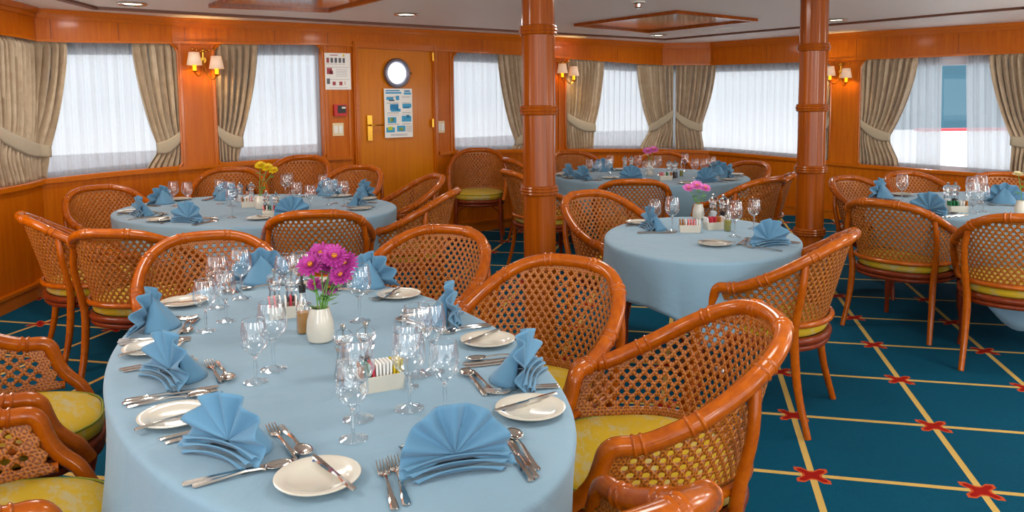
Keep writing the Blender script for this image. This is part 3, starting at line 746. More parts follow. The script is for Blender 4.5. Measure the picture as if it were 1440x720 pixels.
def mk_chair():
    root = empty('rattan_armchair')
    # rim
    N = 88; path = []; rad = []
    marks = (-.56, -.44, -.27, -.09, .09, .27, .44, .56)
    for i in range(N+1):
        d = -DM+2*DM*i/N; path.append(rim_pt(d)); rad.append(.0235)
    def front(sg):
        e = rim_pt(sg*DM); return [e+Vector((-sg*.000, .022, -.004)), e+Vector((-sg*.002, .040, -.020)), e+Vector((-sg*.004, .050, -.050)), e+Vector((-sg*.008, .066, -.095)), e+Vector((-sg*.014, .095, -.135)), e+Vector((-sg*.024, .130, -.170)), e+Vector((-sg*.040, .158, -.225))]
    fl = catmull([path[0]]+front(-1), 3)[1:]; fr = catmull([path[-1]]+front(1), 3)[1:]
    full = fl[::-1]+path+fr; rr_ = [.0235-.004*(i/len(fl)) for i in range(len(fl))][::-1]+rad+[.0235-.004*(i/len(fr)) for i in range(len(fr))]
    mb = MB(); mb.tube(full, [q*1.08 for q in rr_], 12); mb.build('top_rail', 'rattan', root, angle=60)
    for m_ in marks:
        mb = MB()
        for o_ in (-.011, .011):
            c = rim_pt(m_+o_); t = (rim_pt(m_+o_+.004)-rim_pt(m_+o_-.004)).normalized()
            mb.tube([c-t*.006, c-t*.003, c, c+t*.003, c+t*.006], [.025, .0285, .0297, .0285, .025], 12)
        mb.build('rail_binding', 'rattan', root)
    # cane panel with real holes
    a = .0160; az = .0212; mb = MB(); Lp = DM+.05
    def cane(s, z, off=0):
        # s: length along low line scale, z: height
        h = rim_h(s)-.012; zz = min(max(z, RAIL_Z-.012), h)
        t = (zz-RAIL_Z)/(rim_h(s)-RAIL_Z); lo = low_pt(s); hi = rim_pt(s)
        if abs(s) > DM-.10:
            k = (abs(s)-(DM-.10))/.15; lo = lo+Vector((0, .085*k*1.0, 0))
        p = lo.lerp(hi, t); bow = -.004; n = Vector((p.x, p.y, 0)).normalized() if p.xy.length > 0 else Vector((0, -1, 0))
        return Vector((p.x+n.x*bow, p.y+n.y*bow, zz)), (s/(2*a), z/(2*az))
    rmax = int((.9-RAIL_Z)/az)+2; cmax = int(Lp/a)+1; cache = {}
    def V(s, z):
        key = (round(s*1e5), round(z*1e5))
        if key in cache: return cache[key]
        p, uv = cane(max(-DM-.02, min(DM+.02, s)), z); mb.v.append(tuple(p)); i = len(mb.v)-1; mb.uv[i] = uv; cache[key] = i; return i
    hr = .0086
    for r in range(-1, rmax):
        for c in range(-cmax, cmax+1):
            if (r+c) % 2: continue
            cs, cz = c*a, RAIL_Z+r*az
            if abs(cs) > DM+.01 or cz > rim_h(cs)+.008: continue
            outer = [V(cs+a*x, cz+az*y) for x, y in ((1, 0), (.5, .5), (0, 1), (-.5, .5), (-1, 0), (-.5, -.5), (0, -1), (.5, -.5))]
            inner = [V(cs+hr*cos(PI/4*k), cz+hr*sin(PI/4*k)) for k in range(8)]
            edge = cz+hr > rim_h(cs)-.02 or cz-hr < RAIL_Z or abs(cs) > DM-.012
            for k in range(8): mb.f.append((outer[k], outer[(k+1) % 8], inner[(k+1) % 8], inner[k]))
            if edge: mb.f.append(tuple(inner))
    mb.build('cane_panel', 'cane', root, solid=.0028, angle=70)
    # rails and seat frame
    mb = MB(); lr = [low_pt(-DM+2*DM*i/50) for i in range(51)]; lr = [Vector((p.x*1.045, p.y*1.04-.004, p.z-.004)) for p in lr]; mb.tube([lr[0]+Vector((.004, .09, 0))]+lr+[lr[-1]+Vector((-.004, .09, 0))], .0145, 10); mb.build('lower_rail', 'rattan', root)
    def seat_loop(k, z, yf=.275):
        pts = [plan(-.60*k+1.2*k*i/44, k) for i in range(45)]; pts = [Vector((p.x, min(p.y, yf), z)) for p in pts]
        e = pts[-1]; fr_ = []
        for i in range(1, 14):
            t = i/14; fr_.append(Vector((e.x*(1-2*t), e.y+(yf-e.y+.04)*(1-abs(2*t-1)**3.2), z)))
        return pts+fr_
    mb = MB(); mb.tube(seat_loop(.90, SEAT_Z), .019, 10, closed=True); mb.tube(seat_loop(.885, SEAT_Z-.032), .015, 8, closed=True)
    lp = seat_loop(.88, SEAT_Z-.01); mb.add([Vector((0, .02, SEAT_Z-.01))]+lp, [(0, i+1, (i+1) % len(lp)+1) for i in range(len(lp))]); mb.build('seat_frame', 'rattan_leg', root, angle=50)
    # cushion
    mb = MB(); lp = seat_loop(.895, 0, .29); n = len(lp); vs = []
    prof = [(.93, 0), (.985, .008), (1.0, .024), (.985, .040), (.93, .050), (.75, .058), (.4, .064), (.05, .066)]
    for k, z in prof: vs += [Vector((p.x*k, .02+(p.y-.02)*k, SEAT_Z+.014+z*1.28)) for p in lp]
    fs = [(j*n+i, j*n+(i+1) % n, (j+1)*n+(i+1) % n, (j+1)*n+i) for j in range(len(prof)-1) for i in range(n)]+[tuple((len(prof)-1)*n+i for i in range(n)), tuple(range(n))[::-1]]
    mb.add(vs, fs); cu = mb.build('seat_cushion', 'cushion', root, angle=70)
    mb = MB(); mb.tube([Vector((p.x*.987, .02+(p.y-.02)*.987, SEAT_Z+.070)) for p in lp], .0035, 6, closed=True); mb.build('piping', 'piping', cu)
    # legs
    for sg in (-1, 1):
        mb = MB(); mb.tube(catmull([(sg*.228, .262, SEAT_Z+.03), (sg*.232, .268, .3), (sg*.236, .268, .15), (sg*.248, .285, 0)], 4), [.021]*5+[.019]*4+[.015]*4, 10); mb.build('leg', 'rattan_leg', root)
        d = sg*.30; tp = rim_pt(d); p2 = low_pt(d)*1.0; p2 = Vector((p2.x*1.13, p2.y*1.13, RAIL_Z)); p3 = Vector((p2.x*.96, p2.y*.97, SEAT_Z-.02))
        path = catmull([tp+Vector((0, 0, -.012)), Vector(((tp.x+p2.x)/2*1.05, (tp.y+p2.y)/2*1.05-.006, (tp.z+p2.z)/2+.01)), p2+Vector((0, -.012, 0)), p3+Vector((0, -.014, 0)), Vector((p3.x*1.02, p3.y-.035, .2)), Vector((p3.x*1.08, p3.y-.085, 0))], 5)
        m = len(path); mb = MB(); mb.tube(path, [.0165+.0035*smooth(.2, .5, i/m)-.005*smooth(.6, 1, i/m) for i in range(m)], 10); mb.build('leg', 'rattan', root)
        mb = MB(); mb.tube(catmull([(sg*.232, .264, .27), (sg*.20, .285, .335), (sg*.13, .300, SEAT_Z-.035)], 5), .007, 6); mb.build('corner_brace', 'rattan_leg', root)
    return root
CH = Proto(mk_chair)
CN = [0]
def chair_at(x, y, yaw, label, group, sz=1.0, s=1.0):
    return CH.place((x, y, 0), math.radians(yaw-90), label, 'chair', None, (s, s, sz))
def chair(u, v, yaw, label, depth=None, s=1.0, maxs=1.12):
    """u,v: where the photo shows the top of the backrest"""
    if depth is None: p = G(u, v, .895)
    else: p = D(u, v, depth)
    sz = max(.93, min(maxs, (p.z+0)/.905)); f = Vector((cos(math.radians(yaw)), sin(math.radians(yaw)), 0))
    c = p+f*.365
    return chair_at(c.x, c.y, yaw, label, None, sz, s)

# front table
chair(1088, 436, 182, 'big rattan armchair right of the front table, its yellow seat in view, nearest whole chair')
chair(806, 360, 236, 'rattan armchair right of the front table with its back just below the left column')
chair(634, 317, 244, 'rattan armchair beyond the front table, left of the left column foot')
chair(287, 326, 298, 'rattan armchair at the far left end of the front table, behind the wine glasses')
chair_at(-.01, 1.39, 116, 'rattan armchair cut off by the bottom edge, right of the front table', None)
chair_at(-1.68, 2.40, 28, 'rattan armchair with yellow seat left of the front table, the farther of two', None)
chair_at(-1.30, 1.75, 33, 'rattan armchair with yellow seat left of the front table, cut off at bottom left corner', None)
# left far table
chair(148, 323, 85, 'rattan armchair, back to the viewer, at the near left of the left far table')
chair(28, 301, 38, 'rattan armchair seen from the side at the far left by the wall corner')
chair(442, 296, 100, 'rattan armchair, back to the viewer, at the near right of the left far table')
chair(641, 266, 172, 'rattan armchair at the right end of the left far table, the nearer of two')
chair(618, 245, 205, 'rattan armchair at the right end of the left far table, the farther of two', 6.35)
chair(510, 232, 250, 'rattan armchair behind the left far table in front of the door', 7.1)
chair(430, 217, 264, 'rattan armchair behind the left far table below the second window', 7.35)
chair(325, 235, 284, 'rattan armchair behind the left far table below the left wall light', 6.95)
chair(134, 261, 318, 'rattan armchair at the left end of the left far table beneath the leftmost window', 6.15)
# middle oval table
chair(1200, 326, 147, 'rattan armchair at the near right of the small middle table, back to the viewer')
chair(820, 268, 306, 'rattan armchair at the left of the small middle table, inner cane back in view', 5.05)
# far table
chair(893, 252, 86, 'rattan armchair with back to the viewer at the near side of the far table', 6.15)
chair(1088, 249, 124, 'rattan armchair at the near right of the far table, behind the middle table glasses', 6.1)
chair(1117, 254, 158, 'rattan armchair facing the far table, hidden in part by the right column', 6.85)
chair(712, 239, 22, 'rattan armchair with back to the viewer standing behind the left column', 6.75)
chair(712, 222, 20, 'rattan armchair behind the left column, the farther of two there', 8.1)
chair(672, 208, 272, 'empty rattan armchair with yellow seat against the wall beneath the window right of the door', 8.75)
chair(800, 212, 290, 'rattan armchair behind the left end of the far table below the wall light', 8.95)
chair(930, 213, 268, 'rattan armchair behind the far table below the corner drapes', 9.3)
chair(1062, 227, 215, 'rattan armchair at the right end of the far table below the wide sheer window', 8.0)
# right table
chair(1184, 247, 300, 'rattan armchair at the left end of the right table, right of the right column', 6.35)
chair(1268, 241, 285, 'rattan armchair behind the right table beneath the right wall light', 6.75)
chair(1404, 257, 262, 'rattan armchair behind the right table at the right edge of the photo', 6.75)
chair(1236, 281, 38, 'rattan armchair with back to the viewer at the near left of the right table', 4.75)
chair(1452, 302, 64, 'rattan armchair, back to the viewer, at the right edge near the right table')

# ------------------------------------------------------------------ tables and cloths
TOP = .75
TB = dict(front=(-.590, 2.303, 1.12, .575, 117.5), left=(-1.84, 5.56, 1.03, .84, 160), middle=(1.03, 4.22, .515, .72, -12.4), far=(1.347, 7.668, .986, .853, 136.5), right=(3.60, 5.22, 1.12, .883, 173.7))
def table(key, label, cl_label, hem, fl=.045):
    cx, cy, a, b, th = TB[key]; th = math.radians(th); root = tag(empty('dining_table', (cx, cy, 0), th), label, 'table')
    def ell(k, n=64): return [(a*k*cos(2*PI*i/n), b*k*sin(2*PI*i/n)) for i in range(n)]
    mb = MB(); mb.prism(ell(.992), TOP-.035, TOP-.008); mb.build('tabletop', 'dark_wood', root)
    for sg in ((-1, 1) if a/b > 1.35 else (0,)):
        mb = MB(); mb.lathe([(.16, .0), (.16, .02), (.05, .05), (.045, .12), (.06, .2), (.045, .32), (.045, .6), (.09, .69), (.12, .715)], 20, (sg*a*.45, 0, 0)); mb.build('pedestal', 'dark_wood', root)
    ph = random.random()*6
    zt = TOP; n = 240
    prof = [('t', 0.02), ('t', .5), ('t', .85), ('t', .97), ('e', .25), ('e', .5), ('e', .75), ('e', 1.0)]+[('s', k/12) for k in range(1, 13)]
    def pt(i, kind, k):
        q = 2*PI*i/n; ex, ey = a*cos(q), b*sin(q); nx, ny = cos(q)/a, sin(q)/b; l = math.hypot(nx, ny); nx /= l; ny /= l
        if kind == 't': return (ex*k, ey*k, zt+.001)
        R = .014
        if kind == 'e':
            t = PI/2*k; o = R*sin(t)-R; return (ex*1.0+nx*(o+R*0+.006), ey+ny*(o+.006), zt+.001-R*(1-cos(t)))
        arc = q*(a+b)/2
        f = .55*sin(arc*9.5+ph)+.45*sin(arc*15.3+ph*1.7)+.35*sin(arc*5.1+2*ph)
        g = max(0, f)**1.0
        amp = (.002+fl*k**1.2)*g
        o = .006-.02*k+amp
        wz = q+th; hz = hem(math.degrees(wz) % 360)+.012*sin(arc*4+ph)*k
        return (ex+nx*o, ey+ny*o, zt-R-(zt-R-hz)*k)
    mb = MB(); vs = [pt(i, kd, k) for kd, k in prof for i in range(n)]; m = len(prof)
    mb.add(vs, [(j*n+i, j*n+(i+1) % n, (j+1)*n+(i+1) % n, (j+1)*n+i) for j in range(m-1) for i in range(n)]+[tuple(range(n))])
    o = mb.build('tablecloth', 'tablecloth', None, solid=.002, angle=75); o.location = (cx, cy, .001); o.rotation_euler = (0, 0, th)
    tag(o, cl_label, 'tablecloth')
def wrapd(a, b): return abs((a-b+180) % 360-180)
table('front', 'oval table in the foreground under the nearest pale blue cloth', 'pale blue cloth draped over the big front table', lambda q: .42+.17*math.exp(-(wrapd(q, 335)/34)**2), .06)
table('left', 'oval table below the left windows under a pale blue cloth', 'pale blue cloth on the table below the left windows', lambda q: .43)
table('middle', 'small oval table between the columns', 'pale blue cloth with pointed corner on the small middle table', lambda q: .50-.16*math.exp(-(wrapd(q, 262)/16)**2)-.13*math.exp(-(wrapd(q, 350)/18)**2)-.1*math.exp(-(wrapd(q, 170)/18)**2))
table('far', 'large table in the far corner under a pale blue cloth', 'pale blue cloth on the far corner table', lambda q: .45)
table('right', 'table at the right edge under a pale blue cloth', 'pale blue cloth on the table at the right edge', lambda q: .48-.36*math.exp(-(wrapd(q, 236)/14)**2))
TZ = TOP+.003

# ------------------------------------------------------------------ tableware prototypes
def mk_napkin():
    mb = MB(); n = 6; R = .122
    def fn(x, r):
        ang = math.radians(-4+188*x); z0 = .012
        zz = abs(((x*n) % 1)*2-1)          # pleat zigzag 0..1
        zz = .5-.5*cos(PI*zz); w = r**.9
        y = (.016*(zz-.5)*2)*w + .018*w*abs(cos(ang))**3
        rad = R*r*(1-.07*(1-zz))*(1.0+.06*sin(ang))
        return (rad*cos(ang), y, z0+max(rad*sin(ang), -.008)+.018*(1-r))
    mb.grid(fn, n*12+1, 12)
    # stacked pleats of the foot
    for k in range(3):
        def fl(x, t, k=k):
            s = (x-.5)*2; return (s*(.118-.010*k)*(1-.12*t), .010+.009*k+.012*abs(s)**2+.010*t, .003+.010*(2-k)+.005*sin(PI*t)+.012*t*(1-s*s))
        mb.grid(fl, 24, 5)
    # rear flap, half cone that props the fan
    def fb(x, t):
        a = PI*x; w = .080*t; return (w*cos(a)*1.0, -.006-.088*t*sin(a)**.8 if 0 < x < 1 else -.006, .105*(1-t)**.9+.002+.008*sin(PI*t)*sin(3*a))
    mb.grid(fb, 28, 14)
    return mb.build('folded_napkin', 'napkin', None, solid=.0022, angle=85)
NAP = Proto(mk_napkin)
def mk_plate():
    root = empty('side_plate')
    mb = MB(); mb.lathe([(.0005, .004), (.05, .004), (.055, .007), (.0835, .014), (.085, .0165), (.082, .0175), (.058, .011), (.052, .0075), (.0005, .0075)], 40, cap=False); mb.build('plate_body', 'plate', root)
    mb = MB(); mb.box((.0, .068, .0142), (.012, .007, .0006)); mb.build('blue_crest', 'logo_blue', root, False)
    return root
PLATE = Proto(mk_plate)
def blade(mb, pts, th):
    """pts: (y, half width, z) flat tapered bar"""
    vs = []; 
    for y, w, z in pts: vs += [(-w, y, z), (-w*.6, y, z+th), (w*.6, y, z+th), (w, y, z), (0, y, z-th*.4)]
    m = len(pts); fs = [(j*5+i, j*5+(i+1) % 5, (j+1)*5+(i+1) % 5, (j+1)*5+i) for j in range(m-1) for i in range(5)]+[(4, 3, 2, 1, 0), tuple((m-1)*5+i for i in range(5))]
    mb.add(vs, fs)
def mk_knife():
    mb = MB(); blade(mb, [(-.11, .004, .003), (-.105, .008, .004), (-.06, .007, .005), (-.01, .0045, .005), (-.005, .006, .004), (.0, .0075, .003), (.06, .0095, .0025), (.095, .0085, .0025), (.113, .003, .003)], .0035)
    return mb.build('table_knife', 'steel', None)
def mk_fork():
    mb = MB(); blade(mb, [(-.10, .003, .003), (-.095, .0085, .003), (-.05, .006, .006), (0, .003, .009), (.03, .0035, .007), (.042, .011, .004), (.055, .0125, .003)], .0025)
    for k in range(4): x = -.0105+.007*k; mb.tube([(x, .05, .004), (x, .07, .0055), (x*.95, .096, .011)], [.0021, .002, .0011], 6)
    return mb.build('table_fork', 'steel', None)
def mk_spoon():
    mb = MB(); blade(mb, [(-.10, .003, .003), (-.095, .0085, .003), (-.05, .006, .006), (0, .003, .010), (.03, .0035, .008), (.038, .006, .006)], .0025)
    def bowl(x, t):
        a = 2*PI*x; r = t; return (.019*r*cos(a), .066+.030*r*sin(a), .0035+.0075*r*r)
    mb.grid(bowl, 20, 6, True)
    return mb.build('table_spoon', 'steel', None, solid=.0012)
KNIFE, FORK, SPOON = Proto(mk_knife), Proto(mk_fork), Proto(mk_spoon)
def glass_maker(h, r, name):
    def mk():
        root = empty(name)
        zb = h*.44; bowl = [(.004, zb), (r*.45, zb+h*.035), (r*.8, zb+h*.11), (r*.98, zb+h*.2), (r, zb+h*.28), (r*.95, zb+h*.4), (r*.84, zb+h*.52), (r*.80, h)]
        mb = MB(); mb.lathe([(a, b) for a, b in bowl], 28, cap=False); mb.build('glass_bowl', 'thin_glass', root)
        mb = MB(); mb.tube([(r*.8*cos(2*PI*k/28), r*.8*sin(2*PI*k/28), h) for k in range(28)], .0009, 5, closed=True)
        mb.build('glass_lip', 'glass', root)
        mb = MB(); mb.lathe([(.0035, zb*.18), (.0042, zb*.5), (.0055, zb*.62), (.0038, zb*.75), (.005, zb*.96), (r*.3, zb+h*.02), (.0005, zb+h*.03)], 12, cap=False); mb.build('stem', 'glass', root)
        mb = MB(); mb.lathe([(r*.86, .0), (r*.885, .0015), (r*.86, .003), (r*.55, .0055), (r*.2, .013), (.0036, zb*.2)], 28, cap=False); mb.build('foot', 'thin_glass', root)
        return root
    return mk
WG, WS = Proto(glass_maker(.195, .042, 'wine_glass')), Proto(glass_maker(.172, .037, 'wine_glass'))
def mk_far_glass():
    h, r = .185, .039; zb = h*.44; mb = MB()
    mb.lathe([(.0005, .0), (r*.86, .0), (r*.88, .002), (r*.5, .006), (.005, .014), (.0045, zb*.9), (.006, zb), (r*.45, zb+h*.035), (r*.8, zb+h*.11), (r*.98, zb+h*.2), (r, zb+h*.28), (r*.95, zb+h*.4), (r*.84, zb+h*.52), (r*.80, h)], 20, cap=False)
    return mb.build('wine_glass', 'thin_glass', None)
FG = Proto(mk_far_glass)
def mill(core, name):
    def mk():
        root = empty(name)
        mb = MB(); mb.lathe([(.026, 0), (.0265, .01), (.024, .03), (.0205, .055), (.019, .075), (.022, .085), (.024, .09), (.018, .095)], 10); mb.build('mill_body', 'glass', root, angle=20)
        mb = MB(); mb.lathe([(.016, .096), (.024, .103), (.0275, .114), (.025, .126), (.014, .134), (.006, .136)], 10); mb.build('mill_head', 'glass', root, angle=20)
        mb = MB(); mb.lathe([(.014, .004), (.014, .05), (.008, .055)], 14); mb.build('filling', core, root)
        mb = MB(); mb.lathe([(.002, .05), (.002, .137), (.007, .139), (.008, .146), (.004, .151), (.0005, .152)], 12); mb.build('spindle', 'steel', root)
        return root
    return mk
PM, SM = Proto(mill('pepper', 'pepper_mill')), Proto(mill('salt', 'salt_mill'))
def mk_caddy():
    mb = MB(); x, y = .062, .034
    for k, (sx_, z) in enumerate(((.9, 0), (1.0, .042), (.96, .042), (.86, .006))): pass
    def ring(sc, z, r=.008):
        o = []
        for (cx, cy, a0_) in ((1, 1, 0), (-1, 1, 90), (-1, -1, 180), (1, -1, 270)):
            for i in range(4): a = math.radians(a0_+30*i); o.append((cx*(x*sc-r)+r*cos(a), cy*(y*sc-r)+r*sin(a), z))
        return o
    R = [ring(.9, 0), ring(1.0, .042), ring(.955, .043), ring(.86, .006)]; n = 16
    mb.add([p for r in R for p in r], [(j*n+i, j*n+(i+1) % n, (j+1)*n+(i+1) % n, (j+1)*n+i) for j in range(3) for i in range(n)]+[tuple(range(n))[::-1], tuple(3*n+i for i in range(n))])
    return mb.build('sugar_caddy', 'plate', None)
CADDY = Proto(mk_caddy)
def mk_packet(m):
    def f(): mb = MB(); mb.box((0, 0, .031), (.005, .048, .062), 0); return mb.build('sugar_packet', m, None, False)
    return Proto(f)
PK = {k: mk_packet(k) for k in ('paper', 'pink_paper', 'red_paper', 'yellow_paper', 'green_paper', 'brown_paper')}
PKN = dict(paper='white', pink_paper='pink', red_paper='red', yellow_paper='yellow', green_paper='green', brown_paper='brown')
def vase(p, label, s=1.0):
    root = tag(empty('flower_vase', p), label, 'vase'); root.scale = (s,)*3
    mb = MB(); mb.lathe([(.026, 0), (.034, .006), (.038, .03), (.035, .06), (.028, .085), (.026, .095), (.023, .094), (.025, .08), (.02, .03), (.0005, .02)], 28, cap=False); mb.build('vase_body', 'plate', root)
def flower(base, head_p, r, petals, label, leaf=True, tilt=(0, 0), group=None):
    root = tag(empty('cut_flower', base), label, 'flower', group); h = head_p-base
    mid = h*.5+Vector((h.x*-.15, h.y*-.15, 0)); mb = MB(); mb.tube(catmull([(0, 0, 0), mid, h], 5), .0022, 6); mb.build('stem', 'stem_green', root)
    nrm = Vector((tilt[0], tilt[1], 1)).normalized(); x = nrm.orthogonal().normalized(); y = nrm.cross(x); mb = MB()
    for L, (cnt, up, rr_) in enumerate(((20, .15, 1.0), (18, .5, .88), (14, .9, .68), (10, 1.4, .45))):
        for k in range(cnt):
            a = 2*PI*k/cnt+L*.17+random.random()*.1; d = (x*cos(a)+y*sin(a)); e = nrm.cross(d); q = rr_*r*(.9+.2*random.random())
            c, s_ = cos(up), sin(up); tip = h+(d*c+nrm*s_)*q; md = h+(d*c+nrm*(s_+.1))*q*.6; w = r*.13
            mb.add([h, md-e*w, tip-e*w*.5+nrm*.001, tip+e*w*.5, md+e*w, md-nrm*w*.4], [(0, 1, 5), (0, 5, 4), (1, 2, 3, 5), (5, 3, 4)])
    mb.build('petals', petals, root)
    mb = MB(); mb.ball(h+nrm*r*.25, r*.2, 6); mb.build('flower_core', 'gold_core', root)
    if leaf:
        for k in range(3):
            c = h*(.35+.2*k); a = random.random()*6.3; d = Vector((cos(a), sin(a), .3)); mb = MB(); e = Vector((-sin(a), cos(a), 0))
            L = .045; mb.add([c, c+d*L*.5+e*.012, c+d*L, c+d*L*.5-e*.012, c+d*L*.5-Vector((0, 0, .003))], [(0, 4, 1), (1, 4, 2), (2, 4, 3), (3, 4, 0)]); mb.build('leaf', 'green', root)
def bottle(p, oil, label, s=1.0):
    root = tag(empty('oil_bottle', p), label, 'bottle'); root.scale = (s,)*3
    mb = MB(); mb.lathe([(.022, 0), (.0235, .004), (.0235, .075), (.02, .09), (.011, .108), (.010, .14)], 20); mb.build('bottle_glass', 'thin_glass', root)
    mb = MB(); mb.lathe([(.020, .003), (.0212, .006), (.0212, .07)], 18); mb.build('oil_filling', oil, root)
    mb = MB(); mb.lathe([(.011, .135), (.012, .16), (.006, .163), (.004, .19), (.001, .195)], 12); mb.build('pourer', 'black' if oil != 'olive_oil' else 'steel', root)

# ------------------------------------------------------------------ place settings
def clampel(key, p, lim=.90):
    cx, cy, a, b, th = TB[key]; th = math.radians(th); dx, dy = p.x-cx, p.y-cy
    X = dx*cos(th)+dy*sin(th); Y = -dx*sin(th)+dy*cos(th); m = .085 if lim < .9 else .108; a -= m; b -= m; r = math.hypot(X/a, Y/b)
    if r > 1: X /= r; Y /= r
    return Vector((cx+X*cos(th)-Y*sin(th), cy+X*sin(th)+Y*cos(th), 0))
def setting(key, N, where, axis=None, near=True, plate=True, top=True, cut=True, naprot=0, scale=1.0, plate_px=None, spread=1.0):
    cx, cy, a, b, th = TB[key]; N = Vector((N.x, N.y, 0))
    if axis is None:
        th_ = math.radians(th); d = Vector((N.x-cx, N.y-cy)); X = d.x*cos(th_)+d.y*sin(th_); Y = -d.x*sin(th_)+d.y*cos(th_)
        n = Vector((X/a/a, Y/b/b)).normalized(); Dn = Vector((n.x*cos(th_)-n.y*sin(th_), n.x*sin(th_)+n.y*cos(th_), 0))
    else: Dn = Vector((cos(math.radians(axis)), sin(math.radians(axis)), 0))
    T = -Dn; R = Vector((T.y, -T.x, 0)); z = Vector((0, 0, TZ))
    rz = math.atan2(T.y, T.x)-PI/2   # local +Y -> table centre
    nm = {'front': 'front', 'left': 'left far', 'middle': 'middle', 'far': 'far corner', 'right': 'right'}[key]
    NAP.place(N+z, rz+PI+naprot, 'pale blue fan napkin, %s of the %s table' % (where, nm), 'napkin', None, scale)
    if plate is not None and plate:
        pp = (Vector((plate_px.x, plate_px.y, 0)) if plate_px else N-R*.21*spread+Dn*.02)
        pp = clampel(key, pp, .86)
        PLATE.place(pp+z, rz, 'white side plate, %s of the %s table' % (where, nm), 'plate', None)
        KNIFE.place(pp+z+Vector((0, 0, .0135))+R*.03, rz+.35, 'butter knife on the side plate, %s of the %s table' % (where, nm), 'butter knife', None, .85)
    if not cut: return
    def put(P, off, r, nme, cat, g):
        off = clampel(key, N+off)-N
        P.place(N+z+off, rz+r, nme+', %s of the %s table' % (where, nm), cat, g)
    j = lambda: (random.random()-.5)*.08
    put(KNIFE, R*.125-T*.0, j(), 'inner steel knife right of the napkin', 'knife', None)
    put(KNIFE, R*.148-T*.005, j(), 'outer steel knife right of the napkin', 'knife', None)
    put(FORK, -R*.118-T*.02, j(), 'steel fork left of the napkin', 'fork', None)
    if near:
        put(SPOON, R*.172-T*.005, j(), 'steel soup spoon right of the knives', 'spoon', None)
        put(FORK, -R*.143-T*.03, j(), 'outer steel fork near the plate', 'fork', None)
    if top:
        put(SPOON, T*.135+R*.01, -PI/2+.1, 'dessert spoon behind the napkin', 'spoon', None)
        put(FORK, T*.112+R*.0, PI/2+.1, 'dessert fork behind the napkin', 'fork', None)
def Gt(u, v): return G(u, v, TOP)
setting('front', Gt(640, 660), 'near end', axis=-72, plate_px=Gt(447, 680))
setting('front', Gt(322, 640), 'lower left side', axis=207, naprot=.6, plate_px=Gt(247, 592))
setting('front', Gt(240, 535), 'middle left side', axis=205, naprot=.4, plate_px=Gt(214, 495))
setting('front', Gt(213, 462), 'far left side', axis=185, plate_px=Gt(243, 424))
setting('front', Gt(368, 396), 'far end', axis=115, plate_px=Gt(452, 402))
setting('front', Gt(522, 402), 'far right side', axis=60, plate_px=Gt(562, 418))
setting('front', Gt(632, 452), 'middle right side', axis=32, naprot=-.5, plate_px=Gt(686, 484))
setting('front', Gt(737, 535), 'lower right side', axis=15, naprot=-.5, plate_px=Gt(746, 582))
# glasses on the front table: foot positions
for k, (u, v, P, lab) in enumerate([
    (290, 466, WS, 'small wine glass, leftmost on the front table'), (318, 452, WS, 'small wine glass second from left on the front table'),
    (340, 420, WG, 'tall wine glass in front of the far napkin on the front table'), (308, 433, WG, 'tall wine glass behind the two leftmost small ones on the front table'),
    (360, 538, WS, 'small wine glass beside the soup spoons at left centre of the front table'), (385, 520, WG, 'tall wine glass just behind the left centre small one on the front table'),
    (404, 432, WG, 'left one of two overlapping glasses behind the mills and flowers'), (424, 428, WG, 'right one of two overlapping glasses behind the mills and flowers'),
    (506, 452, WG, 'tall wine glass right of the purple flowers'),
    (497, 618, WS, 'small wine glass in front of the sugar caddy on the front table'), (504, 590, WG, 'tall wine glass in front of the sugar caddy on the front table'),
    (576, 575, WG, 'tall wine glass right of the sugar caddy at the table centre'), (626, 578, WS, 'small wine glass right of the tall centre glass'),
    (588, 528, WG, 'tall wine glass behind the two centre right glasses'), (607, 524, WG, 'tall wine glass in front of the upper right napkin'), (572, 545, WS, 'small wine glass partly hidden behind the tall centre glass')]):
    P.place(G(u, v, TZ), random.random()*6, lab, 'wine glass', None)
# centrepiece of the front table
vp = G(451, 480, TZ); vase(vp, 'white porcelain bud vase holding purple flowers on the front table', 1.15)
hd_ = [(438, 374, .045, 'leftmost'), (452, 358, .043, 'upper left'), (470, 362, .045, 'top middle'), (484, 372, .046, 'rightmost'), (480, 388, .040, 'lower right'), (443, 400, .026, 'small low left'), (462, 405, .030, 'small low middle'), (466, 374, .040, 'front middle')]
for u, v, r, w in hd_:
    hp = D(u, v, vp.y+random.uniform(-.03, .03)); flower(vp+Vector((random.uniform(-.012, .012), random.uniform(-.012, .012), .07)), hp, r, 'purple', 'magenta chrysanthemum in the white vase, the %s bloom' % w, True, (random.uniform(-.3, .5), -.9))
bottle(G(427, 468, TZ), 'oil', 'small oil bottle with black pourer and amber contents left of the vase')
SM.place(G(387, 436, TZ), 0, 'clear mill with pale filling, left one behind the caddy on the front table', 'salt mill'); PM.place(G(411, 437, TZ), 0, 'clear pepper mill, left of the oil bottle on the front table', 'pepper mill')
SM.place(G(484, 532, TZ), 0, 'clear salt mill beside the front caddy on the front table', 'salt mill'); PM.place(G(516, 528, TZ), 0, 'clear pepper mill beside the front caddy on the front table', 'pepper mill')
def caddy(p, rz, cols, nm, label):
    CADDY.place(p, rz, label, 'sugar caddy'); n = len(cols); cnt = {}
    for i, c in enumerate(cols):
        x = -.048+.096*i/(n-1); q = Vector((x*cos(rz), x*sin(rz), .010))
        PK[c].place(p+q, 0, '%s sugar packet in the white caddy, %s' % (PKN[c], nm), 'sugar packet', '%s sugar packets in the caddy on the %s' % (PKN[c], nm), 1, rot=(random.uniform(-.08, .08), .12*(x/.05), rz))
caddy(G(535, 545, TZ), .45, ['brown_paper', 'green_paper', 'green_paper', 'red_paper', 'paper', 'paper', 'paper', 'paper', 'paper', 'yellow_paper', 'yellow_paper', 'yellow_paper'], 'nearer one on front table', 'white porcelain sugar caddy with packets, nearer one on the front table')
